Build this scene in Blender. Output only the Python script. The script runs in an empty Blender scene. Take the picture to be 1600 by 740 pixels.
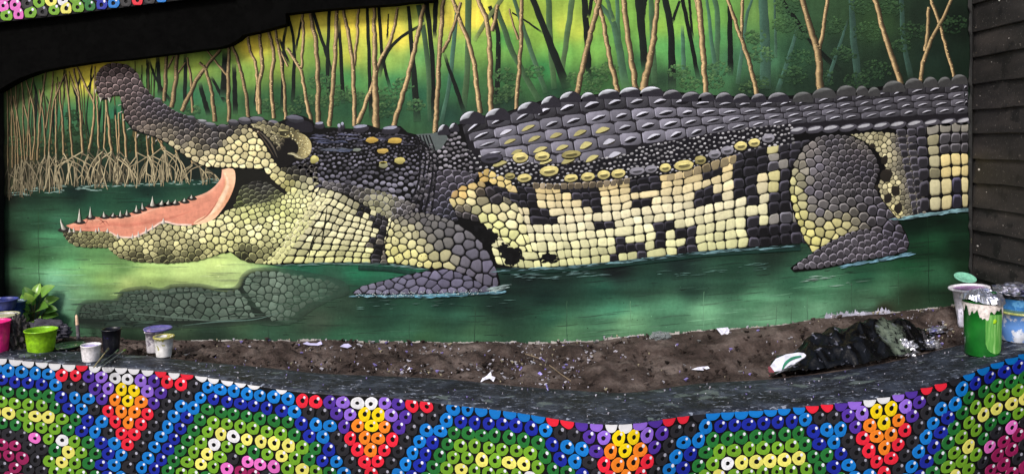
import bpy, bmesh, math, random
import numpy as np
from mathutils import Vector, Matrix

random.seed(7)
RNG = np.random.default_rng(11)
scene = bpy.context.scene
COL = scene.collection

# ------------------------------------------------------------------ camera, sky, sun, exposure
F = 1256.0                      # focal length in photo pixels (1600 wide)
D = F / 300.0                   # metres from the lens to the mural wall (300 px per metre there)
EYE = 1.6
HOR = 225.0                     # photo row of the horizon
cam_data = bpy.data.cameras.new('camera')
cam_data.sensor_width = 36.0
cam_data.lens = 36.0 * F / 1600.0
cam_data.shift_y = -(370.0 - HOR) / 1600.0
cam_data.clip_start = 0.05
cam_data.clip_end = 1000.0
cam = bpy.data.objects.new('camera', cam_data)
COL.objects.link(cam)
cam.location = (0.0, -D, EYE)
cam.rotation_euler = (math.radians(90), 0, 0)
scene.camera = cam

SUN_EL, SUN_AZ = 40.0, -24.0    # degrees; azimuth to the right of straight behind the camera
world = bpy.data.worlds.new('World')
scene.world = world
world.use_nodes = True
wn = world.node_tree
bg = wn.nodes['Background']
sky = wn.nodes.new('ShaderNodeTexSky')
sky.sky_type = 'NISHITA'
sky.sun_disc = False
sky.sun_elevation = math.radians(SUN_EL)
sky.sun_rotation = math.radians(180.0 - SUN_AZ)
sky.air_density = 1.0
sky.dust_density = 3.0
sky.ozone_density = 1.0
bg.inputs['Strength'].default_value = 0.065
wn.links.new(sky.outputs['Color'], bg.inputs['Color'])

sun_data = bpy.data.lights.new('sun', 'SUN')
sun_data.energy = 1.5
sun_data.angle = math.radians(12)
sun_data.color = (1.0, 0.97, 0.93)
sun = bpy.data.objects.new('sun', sun_data)
COL.objects.link(sun)
el, az = math.radians(SUN_EL), math.radians(SUN_AZ)
to_sun = Vector((math.sin(az) * math.cos(el), -math.cos(az) * math.cos(el), math.sin(el)))
sun.rotation_euler = to_sun.to_track_quat('Z', 'Y').to_euler()
sun.location = to_sun * 12

vs = scene.view_settings
vs.view_transform = 'Standard'
vs.look = 'None'
vs.gamma = 1.0
vs.use_curve_mapping = False
vs.exposure = 1.1
scene.render.engine = 'CYCLES'
scene.cycles.use_denoising = True
scene.cycles.max_bounces = 6

# ------------------------------------------------------------------ helpers
def lin(c):
    c = np.clip(np.asarray(c, float) / 255.0, 0, 1)
    return np.where(c <= 0.04045, c / 12.92, ((c + 0.055) / 1.055) ** 2.4)

def rgb(c, a=1.0):
    l = lin(c)
    return (float(l[0]), float(l[1]), float(l[2]), a)

def P(px, py, d):
    """point seen at photo pixel (px, py) at d metres in front of the lens"""
    return Vector(((px - 800.0) / F * d, d - D, EYE - (py - HOR) / F * d))

def wx(px): return (px - 800.0) / 300.0
def wz(py): return EYE - (py - HOR) / 300.0

def link(o, parent=None):
    COL.objects.link(o)
    if parent is not None:
        o.parent = parent
    return o

def tag(o, label=None, cat=None, group=None, kind=None):
    if label: o['label'] = label
    if cat: o['category'] = cat
    if group: o['group'] = group
    if kind: o['kind'] = kind
    return o

def empty(name, loc=(0, 0, 0), parent=None):
    o = bpy.data.objects.new(name, None)
    o.empty_display_size = 0.05
    o.location = loc
    return link(o, parent)

def mesh_obj(name, verts, faces, mat, parent=None, smooth=False, mats=None, idx=None):
    me = bpy.data.meshes.new(name)
    me.from_pydata([tuple(v) for v in verts], [], [tuple(f) for f in faces])
    for m in (mats if mats else [mat]):
        me.materials.append(m)
    if idx is not None:
        me.polygons.foreach_set('material_index', idx)
    if smooth:
        me.polygons.foreach_set('use_smooth', [True] * len(me.polygons))
    me.update()
    o = bpy.data.objects.new(name, me)
    return link(o, parent)

def bm_obj(name, bm, mat, parent=None, smooth=False, loc=None):
    bmesh.ops.recalc_face_normals(bm, faces=bm.faces)
    me = bpy.data.meshes.new(name)
    bm.to_mesh(me); bm.free()
    me.materials.append(mat)
    if smooth:
        me.polygons.foreach_set('use_smooth', [True] * len(me.polygons))
    o = bpy.data.objects.new(name, me)
    if loc is not None: o.location = loc
    return link(o, parent)

def interp(px, xs, ys):
    return float(np.interp(px, xs, ys))

def vnoise(w, h, cx, cy, rng):
    """smooth value noise, h x w, with cells of cx by cy samples"""
    gw, gh = int(w / cx) + 4, int(h / cy) + 4
    g = rng.random((gh, gw))
    x = np.arange(w) / cx + 1; y = np.arange(h) / cy + 1
    xi = x.astype(int); yi = y.astype(int)
    xf = x - xi; yf = y - yi
    xf = xf * xf * (3 - 2 * xf); yf = yf * yf * (3 - 2 * yf)
    a = g[np.ix_(yi, xi)]; b = g[np.ix_(yi, xi + 1)]
    c = g[np.ix_(yi + 1, xi)]; d = g[np.ix_(yi + 1, xi + 1)]
    xf = xf[None, :]; yf = yf[:, None]
    return (a * (1 - xf) + b * xf) * (1 - yf) + (c * (1 - xf) + d * xf) * yf

def chaikin(p, n=1, closed=True):
    p = np.asarray(p, float)
    for _ in range(n):
        if closed:
            q = np.roll(p, -1, axis=0)
            out = np.empty((len(p) * 2, 2)); out[0::2] = 0.84 * p + 0.16 * q; out[1::2] = 0.16 * p + 0.84 * q
        else:
            q = p[1:]; r = p[:-1]
            mid = np.empty((len(r) * 2, 2)); mid[0::2] = 0.75 * r + 0.25 * q; mid[1::2] = 0.25 * r + 0.75 * q
            out = np.vstack([p[:1], mid, p[-1:]])
        p = out
    return p

def catmull(pts, n):
    """n points evenly along a smooth curve through pts (any dimension)"""
    p = np.asarray(pts, float)
    if len(p) == 2:
        t = np.linspace(0, 1, n)[:, None]
        return p[0] * (1 - t) + p[1] * t
    e = np.vstack([2 * p[0] - p[1], p, 2 * p[-1] - p[-2]])
    seg = np.hypot(*(np.diff(p[:, :2], axis=0).T)); s = np.concatenate([[0], np.cumsum(seg)])
    out = []
    for v in np.linspace(0, s[-1], n):
        i = min(int(np.searchsorted(s, v, 'right')) - 1, len(seg) - 1)
        t = (v - s[i]) / max(seg[i], 1e-9)
        a, b, c, d = e[i], e[i + 1], e[i + 2], e[i + 3]
        out.append(0.5 * (2 * b + (c - a) * t + (2 * a - 5 * b + 4 * c - d) * t * t + (3 * b - a - 3 * c + d) * t ** 3))
    return np.array(out)

def in_poly(x, y, poly):
    poly = np.asarray(poly)
    x0, y0 = poly[:, 0], poly[:, 1]
    x1, y1 = np.roll(x0, -1), np.roll(y0, -1)
    c = ((y0 > y) != (y1 > y)) & (x < (x1 - x0) * (y - y0) / np.where(y1 == y0, 1e-9, y1 - y0) + x0)
    return bool(c.sum() % 2)

# ------------------------------------------------------------------ materials
def new_mat(name):
    m = bpy.data.materials.new(name); m.use_nodes = True
    nt = m.node_tree
    return m, nt, nt.nodes['Principled BSDF']

def coords(nt, scale=(1, 1, 1), kind='Object'):
    tc = nt.nodes.new('ShaderNodeTexCoord'); mp = nt.nodes.new('ShaderNodeMapping')
    mp.inputs['Scale'].default_value = scale
    nt.links.new(tc.outputs[kind], mp.inputs['Vector'])
    return mp.outputs['Vector']

def noise(nt, vec, scale, detail=4, rough=0.55):
    n = nt.nodes.new('ShaderNodeTexNoise')
    n.inputs['Scale'].default_value = scale; n.inputs['Detail'].default_value = detail
    n.inputs['Roughness'].default_value = rough
    nt.links.new(vec, n.inputs['Vector'])
    return n.outputs['Fac']

def ramp(nt, fac, stops):
    r = nt.nodes.new('ShaderNodeValToRGB')
    e = r.color_ramp.elements
    while len(e) < len(stops): e.new(0.5)
    for k, (p, c) in enumerate(stops):
        e[k].position = p
        e[k].color = c if len(c) == 4 else rgb(c)
    nt.links.new(fac, r.inputs['Fac'])
    return r.outputs['Color']

def mix(nt, fac, a, b, mode='MIX'):
    m = nt.nodes.new('ShaderNodeMix'); m.data_type = 'RGBA'; m.blend_type = mode
    ins = [s for s in m.inputs if s.type == 'RGBA']
    if hasattr(fac, 'links'): nt.links.new(fac, m.inputs[0])
    else: m.inputs[0].default_value = fac
    for s, v in zip(ins, (a, b)):
        if hasattr(v, 'links'): nt.links.new(v, s)
        else: s.default_value = v if len(v) == 4 else rgb(v)
    return [s for s in m.outputs if s.type == 'RGBA'][0]

def bump(nt, bsdf, h, strength=0.3, dist=0.005):
    b = nt.nodes.new('ShaderNodeBump')
    b.inputs['Strength'].default_value = strength; b.inputs['Distance'].default_value = dist
    nt.links.new(h, b.inputs['Height']); nt.links.new(b.outputs['Normal'], bsdf.inputs['Normal'])

BW = lambda v: (v, v, v, 1)

def splat_mat(name, base, second=None, amount=0.42, scale=9, rough=0.5, spec=0.4, bumps=0.25, third=None, metal=0.0, amount3=0.36, sharp=0.03):
    """paint with blotches and splashes of one or two other colours"""
    m, nt, b = new_mat(name)
    v = coords(nt)
    n1 = noise(nt, v, scale * 3, 5)
    d = tuple(int(x * 0.82) for x in base); l = tuple(min(255, int(x * 1.08 + 3)) for x in base)
    c = ramp(nt, n1, [(0.3, d), (0.7, l)])
    if second is not None:
        f = ramp(nt, noise(nt, v, scale, 6, 0.65), [(amount, BW(1)), (amount + sharp, BW(0))])
        c = mix(nt, f, c, second)
    if third is not None:
        vv = coords(nt, (1.3, 1.1, 0.9))
        f = ramp(nt, noise(nt, vv, scale * 1.9, 6, 0.65), [(amount3, BW(1)), (amount3 + sharp, BW(0))])
        c = mix(nt, f, c, third)
    nt.links.new(c, b.inputs['Base Color'])
    b.inputs['Roughness'].default_value = rough
    b.inputs['Specular IOR Level'].default_value = spec
    b.inputs['Metallic'].default_value = metal
    bump(nt, b, n1, bumps, 0.003)
    return m

def paint_mat(name, rough=0.6, spec=0.10, bmp=0.35):
    """wall paint: the painter's colours are stored with the brush strokes"""
    m, nt, b = new_mat(name)
    at = nt.nodes.new('ShaderNodeAttribute'); at.attribute_name = 'paint'
    v = coords(nt)
    n1 = noise(nt, v, 55, 5, 0.6)
    n2 = noise(nt, coords(nt, (1, 1, 0.45)), 7, 4)
    n4 = noise(nt, coords(nt, (1, 1, 3.2)), 26, 6, 0.7)
    n5 = noise(nt, coords(nt, (3.0, 1, 0.8)), 22, 6, 0.7)
    c = mix(nt, 1.0, at.outputs['Color'], ramp(nt, n1, [(0.25, BW(0.84)), (0.6, BW(1.0))]), 'MULTIPLY')
    c = mix(nt, 1.0, c, ramp(nt, n2, [(0.3, BW(0.90)), (0.62, BW(1.0))]), 'MULTIPLY')
    c = mix(nt, 1.0, c, ramp(nt, n4, [(0.28, BW(0.86)), (0.55, BW(1.0))]), 'MULTIPLY')
    c = mix(nt, 1.0, c, ramp(nt, n5, [(0.28, BW(0.88)), (0.55, BW(1.0))]), 'MULTIPLY')
    nt.links.new(c, b.inputs['Base Color'])
    b.inputs['Roughness'].default_value = rough
    b.inputs['Specular IOR Level'].default_value = spec
    n3 = noise(nt, v, 160, 3)
    bump(nt, b, n3, bmp, 0.0012)
    return m

M_MURAL = paint_mat('mural_paint')
# ------------------------------------------------------------------ the painter's tools (coordinates: 300 px per metre on the wall)
class Paint:
    def __init__(self):
        self.v = []; self.f = []; self.c = []
    def ring(self, pts, cols, off):
        s = len(self.v)
        for p, c in zip(pts, cols):
            self.v.append((wx(p[0]), -off, wz(p[1]))); self.c.append(c)
        return s
    def poly(self, pts, col, off):
        col = np.asarray(col, float)
        cols = col if col.ndim == 2 else [col] * len(pts)
        s = self.ring(pts, cols, off)
        self.f.append(tuple(range(s, s + len(pts))))
    def fan(self, pts, cols, cen, ccol, off):
        s = self.ring(pts, cols, off)
        k = len(self.v); n = len(pts)
        self.v.append((wx(cen[0]), -off, wz(cen[1]))); self.c.append(ccol)
        for i in range(n): self.f.append((s + i, s + (i + 1) % n, k))
    def strip(self, pts, widths, cross, off, fade=None):
        """a brush stroke; cross = [(position -1..1, colour), ...]"""
        pts = np.asarray(pts, float); n = len(pts)
        t = np.gradient(pts, axis=0); t /= np.maximum(np.hypot(t[:, 0], t[:, 1]), 1e-9)[:, None]
        nr = np.stack([-t[:, 1], t[:, 0]], 1)
        if nr[:, 0].mean() < 0: nr = -nr
        m = len(cross); s = len(self.v)
        for i in range(n):
            j = 0.93 + 0.14 * random.random()
            for pos, c in cross:
                q = pts[i] + nr[i] * widths[i] * 0.5 * pos
                cc = np.asarray(c, float) * j
                if fade is not None: cc = cc * (1 - fade[i]) + bgcol(q[0], q[1]) * fade[i]
                self.v.append((wx(q[0]), -off, wz(q[1]))); self.c.append(cc)
        for i in range(n - 1):
            for k in range(m - 1):
                a = s + i * m + k
                self.f.append((a, a + 1, a + m + 1, a + m))
    def build(self, name, parent, mat=None, lift=0.0):
        v = self.v if not lift else [(a, b - lift, c) for a, b, c in self.v]
        o = mesh_obj(name, v, self.f, mat or M_MURAL, parent)
        # faces turned towards the viewer
        me = o.data
        bm = bmesh.new(); bm.from_mesh(me)
        fl = [f for f in bm.faces if f.normal.y > 0]
        if fl: bmesh.ops.reverse_faces(bm, faces=fl)
        bm.to_mesh(me); bm.free()
        a = me.attributes.new('paint', 'FLOAT_COLOR', 'POINT')
        arr = np.ones((len(self.c), 4), np.float32)
        cc = np.array(self.c, float); g = cc.mean(1, keepdims=True)
        arr[:, :3] = lin(g + (cc - g) * 0.86) * 0.97
        a.data.foreach_set('color', arr.ravel())
        return o

def field(x, y, ctrl, power=3.0):
    """colour at (x, y) blended from control points (x, y, colour)"""
    ctrl_p = np.array([(c[0], c[1]) for c in ctrl], float); ctrl_c = np.array([c[2] for c in ctrl], float)
    d = np.hypot(ctrl_p[:, 0] - x, ctrl_p[:, 1] - y) + 4.0
    w = 1 / d ** power
    return (w[:, None] * ctrl_c).sum(0) / w.sum()

def field_grid(X, Y, ctrl, power=3.0):
    num = np.zeros(X.shape + (3,)); den = np.zeros(X.shape)
    for cx, cy, c in ctrl:
        w = 1 / (np.hypot((X - cx) * 0.8, Y - cy) + 9.0) ** power
        num += w[..., None] * np.array(c, float); den += w
    return num / den[..., None]

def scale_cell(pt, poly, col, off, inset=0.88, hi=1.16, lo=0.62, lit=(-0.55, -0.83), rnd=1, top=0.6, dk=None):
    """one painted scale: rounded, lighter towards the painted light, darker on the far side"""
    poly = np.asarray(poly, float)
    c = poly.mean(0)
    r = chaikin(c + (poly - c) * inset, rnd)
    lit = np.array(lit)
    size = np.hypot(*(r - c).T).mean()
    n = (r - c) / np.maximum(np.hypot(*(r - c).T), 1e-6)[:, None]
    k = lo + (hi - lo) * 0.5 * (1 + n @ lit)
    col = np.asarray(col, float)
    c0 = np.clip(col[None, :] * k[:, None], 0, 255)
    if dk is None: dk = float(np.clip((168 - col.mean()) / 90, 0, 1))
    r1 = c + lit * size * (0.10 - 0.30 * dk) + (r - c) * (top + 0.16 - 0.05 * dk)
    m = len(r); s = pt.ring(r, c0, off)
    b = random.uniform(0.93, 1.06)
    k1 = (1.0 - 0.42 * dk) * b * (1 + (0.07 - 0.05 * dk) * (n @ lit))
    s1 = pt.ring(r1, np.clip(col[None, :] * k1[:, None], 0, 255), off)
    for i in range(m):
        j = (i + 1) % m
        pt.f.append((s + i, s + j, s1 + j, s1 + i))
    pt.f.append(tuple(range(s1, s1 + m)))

def blob(pt, x, y, rx, ry, ang, col, off, n=8, grad=0.25, wob=0.12):
    """a small dab of paint, lighter at its upper edge"""
    a = np.linspace(0, 2 * math.pi, n, endpoint=False) + random.random()
    rr = 1 + RNG.uniform(-wob, wob, n)
    ca, sa = math.cos(ang), math.sin(ang)
    u, v = np.cos(a) * rx * rr, np.sin(a) * ry * rr
    pts = np.stack([x + u * ca - v * sa, y + u * sa + v * ca], 1)
    k = 1 - grad * (pts[:, 1] - y) / max(rx, ry)
    pt.poly(pts, np.clip(np.asarray(col, float)[None, :] * k[:, None], 0, 255), off)

def voronoi_cells(pts, R):
    """Voronoi cells of the points, each limited to a rough disc of its own radius"""
    pts = np.asarray(pts, float); cells = []
    n = len(pts)
    for i in range(n):
        p = pts[i]; d = np.hypot(*(pts - p).T)
        near = np.argsort(d)[1:15]
        a = np.linspace(0, 2 * math.pi, 9, endpoint=False)
        cell = [(p[0] + R[i] * math.cos(t), p[1] + R[i] * math.sin(t)) for t in a]
        for j in near:
            if d[j] > 2.2 * R[i]: break
            q = pts[j]; mx, my = (p + q) / 2; nx, ny = q - p
            out = []
            for k in range(len(cell)):
                A = cell[k]; B = cell[(k + 1) % len(cell)]
                da = (A[0] - mx) * nx + (A[1] - my) * ny; db = (B[0] - mx) * nx + (B[1] - my) * ny
                if da <= 0: out.append(A)
                if (da < 0 < db) or (db < 0 < da):
                    t = da / (da - db)
                    out.append((A[0] + (B[0] - A[0]) * t, A[1] + (B[1] - A[1]) * t))
            cell = out
            if len(cell) < 3: break
        cells.append(np.array(cell) if len(cell) >= 3 else None)
    return cells

def clip_in(cell, c, poly, over=1.2):
    """pull the corners of a scale back to the outline of its region"""
    out = []
    nx = np.roll(cell, -1, axis=0)
    if any(not in_poly(q[0], q[1], poly) for q in cell):
        cell = np.stack([cell, cell * 0.67 + nx * 0.33, cell * 0.33 + nx * 0.67], 1).reshape(-1, 2)
    for q in cell:
        if not in_poly(q[0], q[1], poly):
            a, b = 0.0, 1.0
            for _ in range(6):
                m = (a + b) / 2
                z = c + (q - c) * m
                if in_poly(z[0], z[1], poly): a = m
                else: b = m
            v = (q - c); L = max(np.hypot(*v), 1e-6)
            q = c + v * min(1.0, a + over / L)
        out.append(q)
    return np.array(out)

def scatter(poly, spacing, tries=9000, relax=2):
    """evenly scattered points in a polygon, spacing(x, y) apart"""
    poly = np.asarray(poly, float)
    x0, y0 = poly.min(0); x1, y1 = poly.max(0)
    pts = []; P_ = np.empty((0, 2))
    for _ in range(tries):
        x, y = random.uniform(x0, x1), random.uniform(y0, y1)
        s = spacing(x, y)
        if len(P_) and (np.hypot(P_[:, 0] - x, P_[:, 1] - y) < s * 0.82).any(): continue
        if not in_poly(x, y, poly): continue
        P_ = np.vstack([P_, (x, y)])
    for _ in range(relax):
        R = [spacing(*p) * 0.9 for p in P_]
        cs = voronoi_cells(P_, R)
        for i, c in enumerate(cs):
            if c is None: continue
            m = c.mean(0)
            if in_poly(m[0], m[1], poly): P_[i] = m
    return P_

def voronoi_scales(pt, poly, spacing, ctrl, off, stretch=(1.0, 0.0), inset=0.88, lit=(-0.5, -0.85), hi=1.16, lo=0.6, jit=0.08, reach=0.95, top=0.6, skip=None, power=3.0, flat=False):
    """fill a polygon with irregular scales; stretch = (factor, direction) lengthens them"""
    f, ang = stretch
    ca, sa = math.cos(ang), math.sin(ang)
    fw = lambda p: np.stack([(p[:, 0] * ca + p[:, 1] * sa) / f, -p[:, 0] * sa + p[:, 1] * ca], 1)
    bw = lambda p: np.stack([p[:, 0] * f * ca - p[:, 1] * sa, p[:, 0] * f * sa + p[:, 1] * ca], 1)
    poly = np.asarray(poly, float)
    def sp(x, y):
        q = bw(np.array([[x, y]]))[0]
        return spacing(q[0], q[1])
    T = scatter(fw(poly), sp)
    cells = voronoi_cells(T, [sp(*p) * reach for p in T])
    W = bw(T)
    for p, c in zip(W, cells):
        if c is None or (skip and skip(p[0], p[1])): continue
        col = field(p[0], p[1], ctrl, power) * random.uniform(1 - jit, 1 + jit)
        dk = 0.0 if flat else float(np.clip((168 - col.mean()) / 90, 0, 1))      # dark scales carry a brighter rim
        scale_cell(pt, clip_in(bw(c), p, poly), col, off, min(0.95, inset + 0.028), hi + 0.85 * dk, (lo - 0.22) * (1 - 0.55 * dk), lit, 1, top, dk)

class Loft:
    """a warped patch between an upper and a lower curve"""
    def __init__(self, top, bot, n=200):
        self.t = catmull(top, n); self.b = catmull(bot, n); self.n = n
    def at(self, u, v):
        i = u * (self.n - 1); k = int(min(max(math.floor(i), 0), self.n - 2)); f = i - k
        a = self.t[k] * (1 - f) + self.t[k + 1] * f; b = self.b[k] * (1 - f) + self.b[k + 1] * f
        return a * (1 - v) + b * v

def grid_scales(pt, loft, us, vs_, colf, off, jit=0.10, brick=0.0, inset=0.88, lit=(-0.5, -0.85), hi=1.14, lo=0.66, skip=None, top=0.62, merge=0.0, wave=0.0):
    """rows and columns of squarish scales on a warped patch"""
    nu, nv = len(us) - 1, len(vs_) - 1
    node = {}
    for i in range(nu + 1):
        for j in range(nv + 1):
            du = (us[min(i + 1, nu)] - us[max(i - 1, 0)]) / 2; dv = (vs_[min(j + 1, nv)] - vs_[max(j - 1, 0)]) / 2
            u = us[i] + du * (random.uniform(-jit, jit)); v = vs_[j] + dv * random.uniform(-jit, jit)
            node[i, j] = (u, v)
    for j in range(nv):
        sh = brick * (j % 2)
        i = 0
        while i < nu:
            span = 2 if (random.random() < merge and i < nu - 1) else 1
            du = (us[i + 1] - us[i]) * (sh + wave * random.uniform(-1, 1))
            (a, b), (c, d), (e, f), (g, h) = node[i, j], node[i + span, j], node[i + span, j + 1], node[i, j + 1]
            q = [loft.at(a + du, b), loft.at(c + du, d), loft.at(e + du, f), loft.at(g + du, h)]
            i += span
            m = np.mean(q, axis=0)
            if skip and skip(m[0], m[1]): continue
            col = colf(m[0], m[1])
            if col is None: continue
            dk = float(np.clip((168 - np.mean(col)) / 90, 0, 1))
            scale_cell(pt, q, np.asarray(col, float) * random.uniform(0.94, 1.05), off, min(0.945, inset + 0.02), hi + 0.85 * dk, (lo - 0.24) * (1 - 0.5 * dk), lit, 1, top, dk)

def in_rects(x, y, rects):
    return any(a <= x <= c and b <= y <= d for a, b, c, d in rects)
# ------------------------------------------------------------------ the mural wall: slab, painted forest and painted water
mural = empty('crocodile_mural', (0, 0, 0))
tag(mural, 'long wall with a painted mural of an open-mouthed crocodile in a mangrove swamp', 'mural')

def wall_slab():
    m, nt, b = new_mat('wall_render')
    v = coords(nt)
    nt.links.new(ramp(nt, noise(nt, v, 12, 5), [(0.3, (28, 32, 28)), (0.7, (52, 56, 50))]), b.inputs['Base Color'])
    b.inputs['Roughness'].default_value = 0.85
    bm = bmesh.new()
    bmesh.ops.create_cube(bm, size=1)
    x0, x1, z0, z1 = -2.72, 2.42, 0.0, wz(-70)
    for q in bm.verts:
        q.co.x = x1 if q.co.x > 0 else x0
        q.co.y = 0.16 if q.co.y > 0 else 0.0
        q.co.z = z1 if q.co.z > 0 else z0
    bm_obj('wall_slab', bm, m, mural)
wall_slab()

STEP = 2.0
US = np.arange(2, 1523, STEP); VS = np.arange(-66, 561, STEP)
GX, GY = np.meshgrid(US, VS)
NW, NH = len(US), len(VS)

FOREST = [(20, 150, (52, 66, 36)), (60, 135, (58, 92, 46)), (30, 230, (50, 50, 30)), (90, 130, (110, 128, 46)), (118, 108, (205, 182, 48)), (135, 130, (186, 170, 46)),
 (145, 170, (50, 110, 62)), (100, 180, (36, 92, 62)), (70, 190, (40, 84, 56)), (110, 230, (34, 58, 36)), (180, 180, (30, 92, 64)), (160, 230, (26, 56, 38)),
 (40, 262, (40, 38, 26)), (90, 264, (20, 28, 22)), (140, 266, (16, 26, 22)), (190, 264, (14, 24, 20)), (240, 262, (14, 24, 20)), (290, 262, (14, 24, 22)), (330, 264, (14, 26, 24)), (150, 98, (205, 178, 46)), (240, 92, (150, 150, 50)), (235, 130, (66, 112, 52)), (200, 215, (24, 52, 36)), (250, 160, (40, 84, 52)), (265, 200, (26, 62, 46)),
 (290, 95, (110, 135, 52)), (310, 100, (128, 150, 52)), (300, 150, (38, 92, 60)), (340, 150, (36, 80, 52)), (340, 90, (70, 112, 50)), (390, 70, (196, 172, 44)), (385, 120, (96, 130, 50)), (400, 160, (30, 66, 40)),
 (430, 55, (214, 188, 48)), (440, 100, (120, 146, 50)), (440, 150, (34, 76, 44)), (480, 30, (208, 184, 48)), (500, 80, (108, 148, 54)), (505, 125, (44, 98, 54)), (470, 170, (28, 60, 40)),
 (545, 35, (228, 202, 52)), (545, 85, (184, 186, 60)), (545, 125, (60, 128, 66)), (540, 170, (30, 68, 44)), (600, 45, (226, 204, 56)), (625, 60, (214, 196, 60)), (600, 95, (128, 168, 68)), (615, 130, (52, 118, 68)), (610, 175, (30, 66, 44)),
 (660, 40, (150, 172, 60)), (660, 90, (88, 148, 76)), (655, 150, (34, 84, 58)), (705, 30, (206, 188, 56)), (715, 80, (110, 160, 70)), (710, 130, (40, 96, 60)), (700, 180, (26, 56, 44)),
 (745, 30, (230, 204, 58)), (750, 70, (120, 168, 66)), (785, 60, (70, 148, 66)), (790, 30, (180, 184, 52)), (785, 120, (42, 88, 48)), (790, 160, (28, 52, 38)),
 (830, 20, (120, 148, 44)), (850, 50, (116, 162, 52)), (880, 40, (176, 190, 60)), (905, 50, (170, 186, 58)), (880, 80, (96, 162, 66)), (850, 110, (42, 112, 58)), (870, 145, (28, 60, 40)), (930, 70, (100, 156, 62)), (930, 125, (44, 86, 46)),
 (960, 20, (96, 140, 46)), (965, 60, (78, 138, 58)), (985, 35, (104, 158, 58)), (1000, 100, (46, 94, 56)), (1030, 40, (130, 176, 60)), (1060, 40, (120, 172, 64)), (1035, 75, (88, 166, 80)), (1060, 80, (70, 142, 76)), (1035, 125, (34, 58, 40)),
 (1085, 40, (120, 168, 60)), (1085, 75, (78, 148, 76)), (1120, 60, (70, 136, 72)), (1125, 25, (92, 146, 58)), (1110, 110, (44, 88, 58)), (1150, 90, (50, 92, 62)), (1185, 20, (86, 124, 56)), (1200, 90, (58, 104, 72)), (1180, 145, (24, 40, 30)),
 (1240, 20, (40, 70, 44)), (1240, 80, (34, 66, 44)), (1250, 130, (24, 42, 30)), (1310, 25, (38, 62, 38)), (1310, 80, (28, 46, 34)), (1300, 130, (22, 36, 28)), (1370, 40, (38, 62, 34)), (1390, 90, (24, 40, 28)), (1440, 30, (24, 38, 28)), (1460, 90, (20, 36, 28)), (1500, 40, (10, 20, 14)), (1500, 110, (14, 28, 20)), (1380, 120, (20, 34, 26))]
WATER = [(10, 310, (22, 42, 30)), (12, 380, (20, 44, 30)), (12, 460, (16, 36, 26)), (50, 310, (26, 66, 48)), (120, 298, (16, 50, 42)), (230, 295, (16, 54, 44)), (330, 288, (18, 58, 48)), (60, 345, (34, 84, 58)), (150, 318, (28, 84, 62)), (220, 318, (26, 82, 62)),
 (90, 350, (46, 112, 82)), (60, 400, (44, 96, 58)), (80, 372, (56, 128, 86)), (150, 395, (80, 142, 82)), (110, 405, (74, 146, 92)), (55, 450, (54, 108, 68)), (85, 440, (96, 168, 132)), (95, 470, (104, 172, 140)), (70, 500, (54, 110, 84)), (105, 515, (48, 98, 70)),
 (140, 420, (92, 150, 86)), (160, 435, (104, 152, 80)), (190, 418, (76, 122, 66)), (230, 428, (146, 186, 100)), (290, 425, (160, 196, 112)), (340, 412, (164, 196, 110)), (355, 430, (150, 184, 112)), (200, 442, (140, 172, 96)), (130, 455, (100, 160, 110)),
 (160, 500, (40, 64, 52)), (250, 515, (42, 68, 52)), (200, 525, (30, 56, 40)), (330, 520, (34, 62, 48)), (430, 520, (40, 80, 60)), (500, 500, (52, 78, 62)), (540, 470, (38, 66, 52)), (530, 525, (36, 86, 62)), (480, 416, (26, 88, 66)), (560, 425, (22, 90, 64)), (520, 440, (34, 74, 58)),
 (620, 422, (26, 92, 68)), (590, 470, (22, 54, 44)), (620, 490, (30, 74, 58)), (640, 510, (42, 96, 72)), (660, 530, (44, 90, 60)), (700, 470, (22, 60, 50)), (720, 495, (38, 90, 70)), (740, 520, (60, 116, 82)), (780, 470, (24, 56, 48)), (820, 430, (22, 46, 42)), (880, 425, (26, 58, 50)), (850, 460, (22, 56, 48)), (860, 495, (36, 92, 70)), (880, 520, (74, 132, 92)),
 (960, 425, (22, 40, 38)), (940, 450, (30, 82, 66)), (960, 480, (44, 104, 80)), (980, 505, (84, 142, 102)), (1020, 430, (28, 66, 54)), (1060, 412, (22, 46, 42)), (1080, 450, (30, 66, 54)), (1050, 475, (60, 122, 92)), (1100, 490, (88, 154, 116)), (1150, 415, (28, 66, 52)), (1150, 440, (32, 72, 56)), (1180, 470, (66, 130, 96)), (1200, 490, (88, 152, 116)),
 (1200, 410, (26, 52, 42)), (1240, 440, (34, 80, 60)), (1280, 460, (52, 110, 80)), (1280, 480, (84, 146, 112)), (1350, 430, (26, 72, 52)), (1380, 455, (52, 108, 78)), (1360, 475, (60, 110, 84)), (1420, 410, (24, 78, 50)), (1430, 350, (12, 40, 28)), (1460, 385, (24, 76, 48)), (1480, 340, (14, 44, 30)), (1500, 380, (16, 48, 32)), (1470, 430, (34, 84, 58)), (1510, 420, (18, 48, 30)), (1490, 460, (30, 60, 42)), (1420, 470, (34, 60, 42)), (1380, 482, (40, 48, 34))]
shore_x = [0, 10, 60, 130, 200, 250, 330, 400, 1600]
shore_y = [306, 304, 296, 289, 286, 285, 280, 276, 276]

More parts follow.
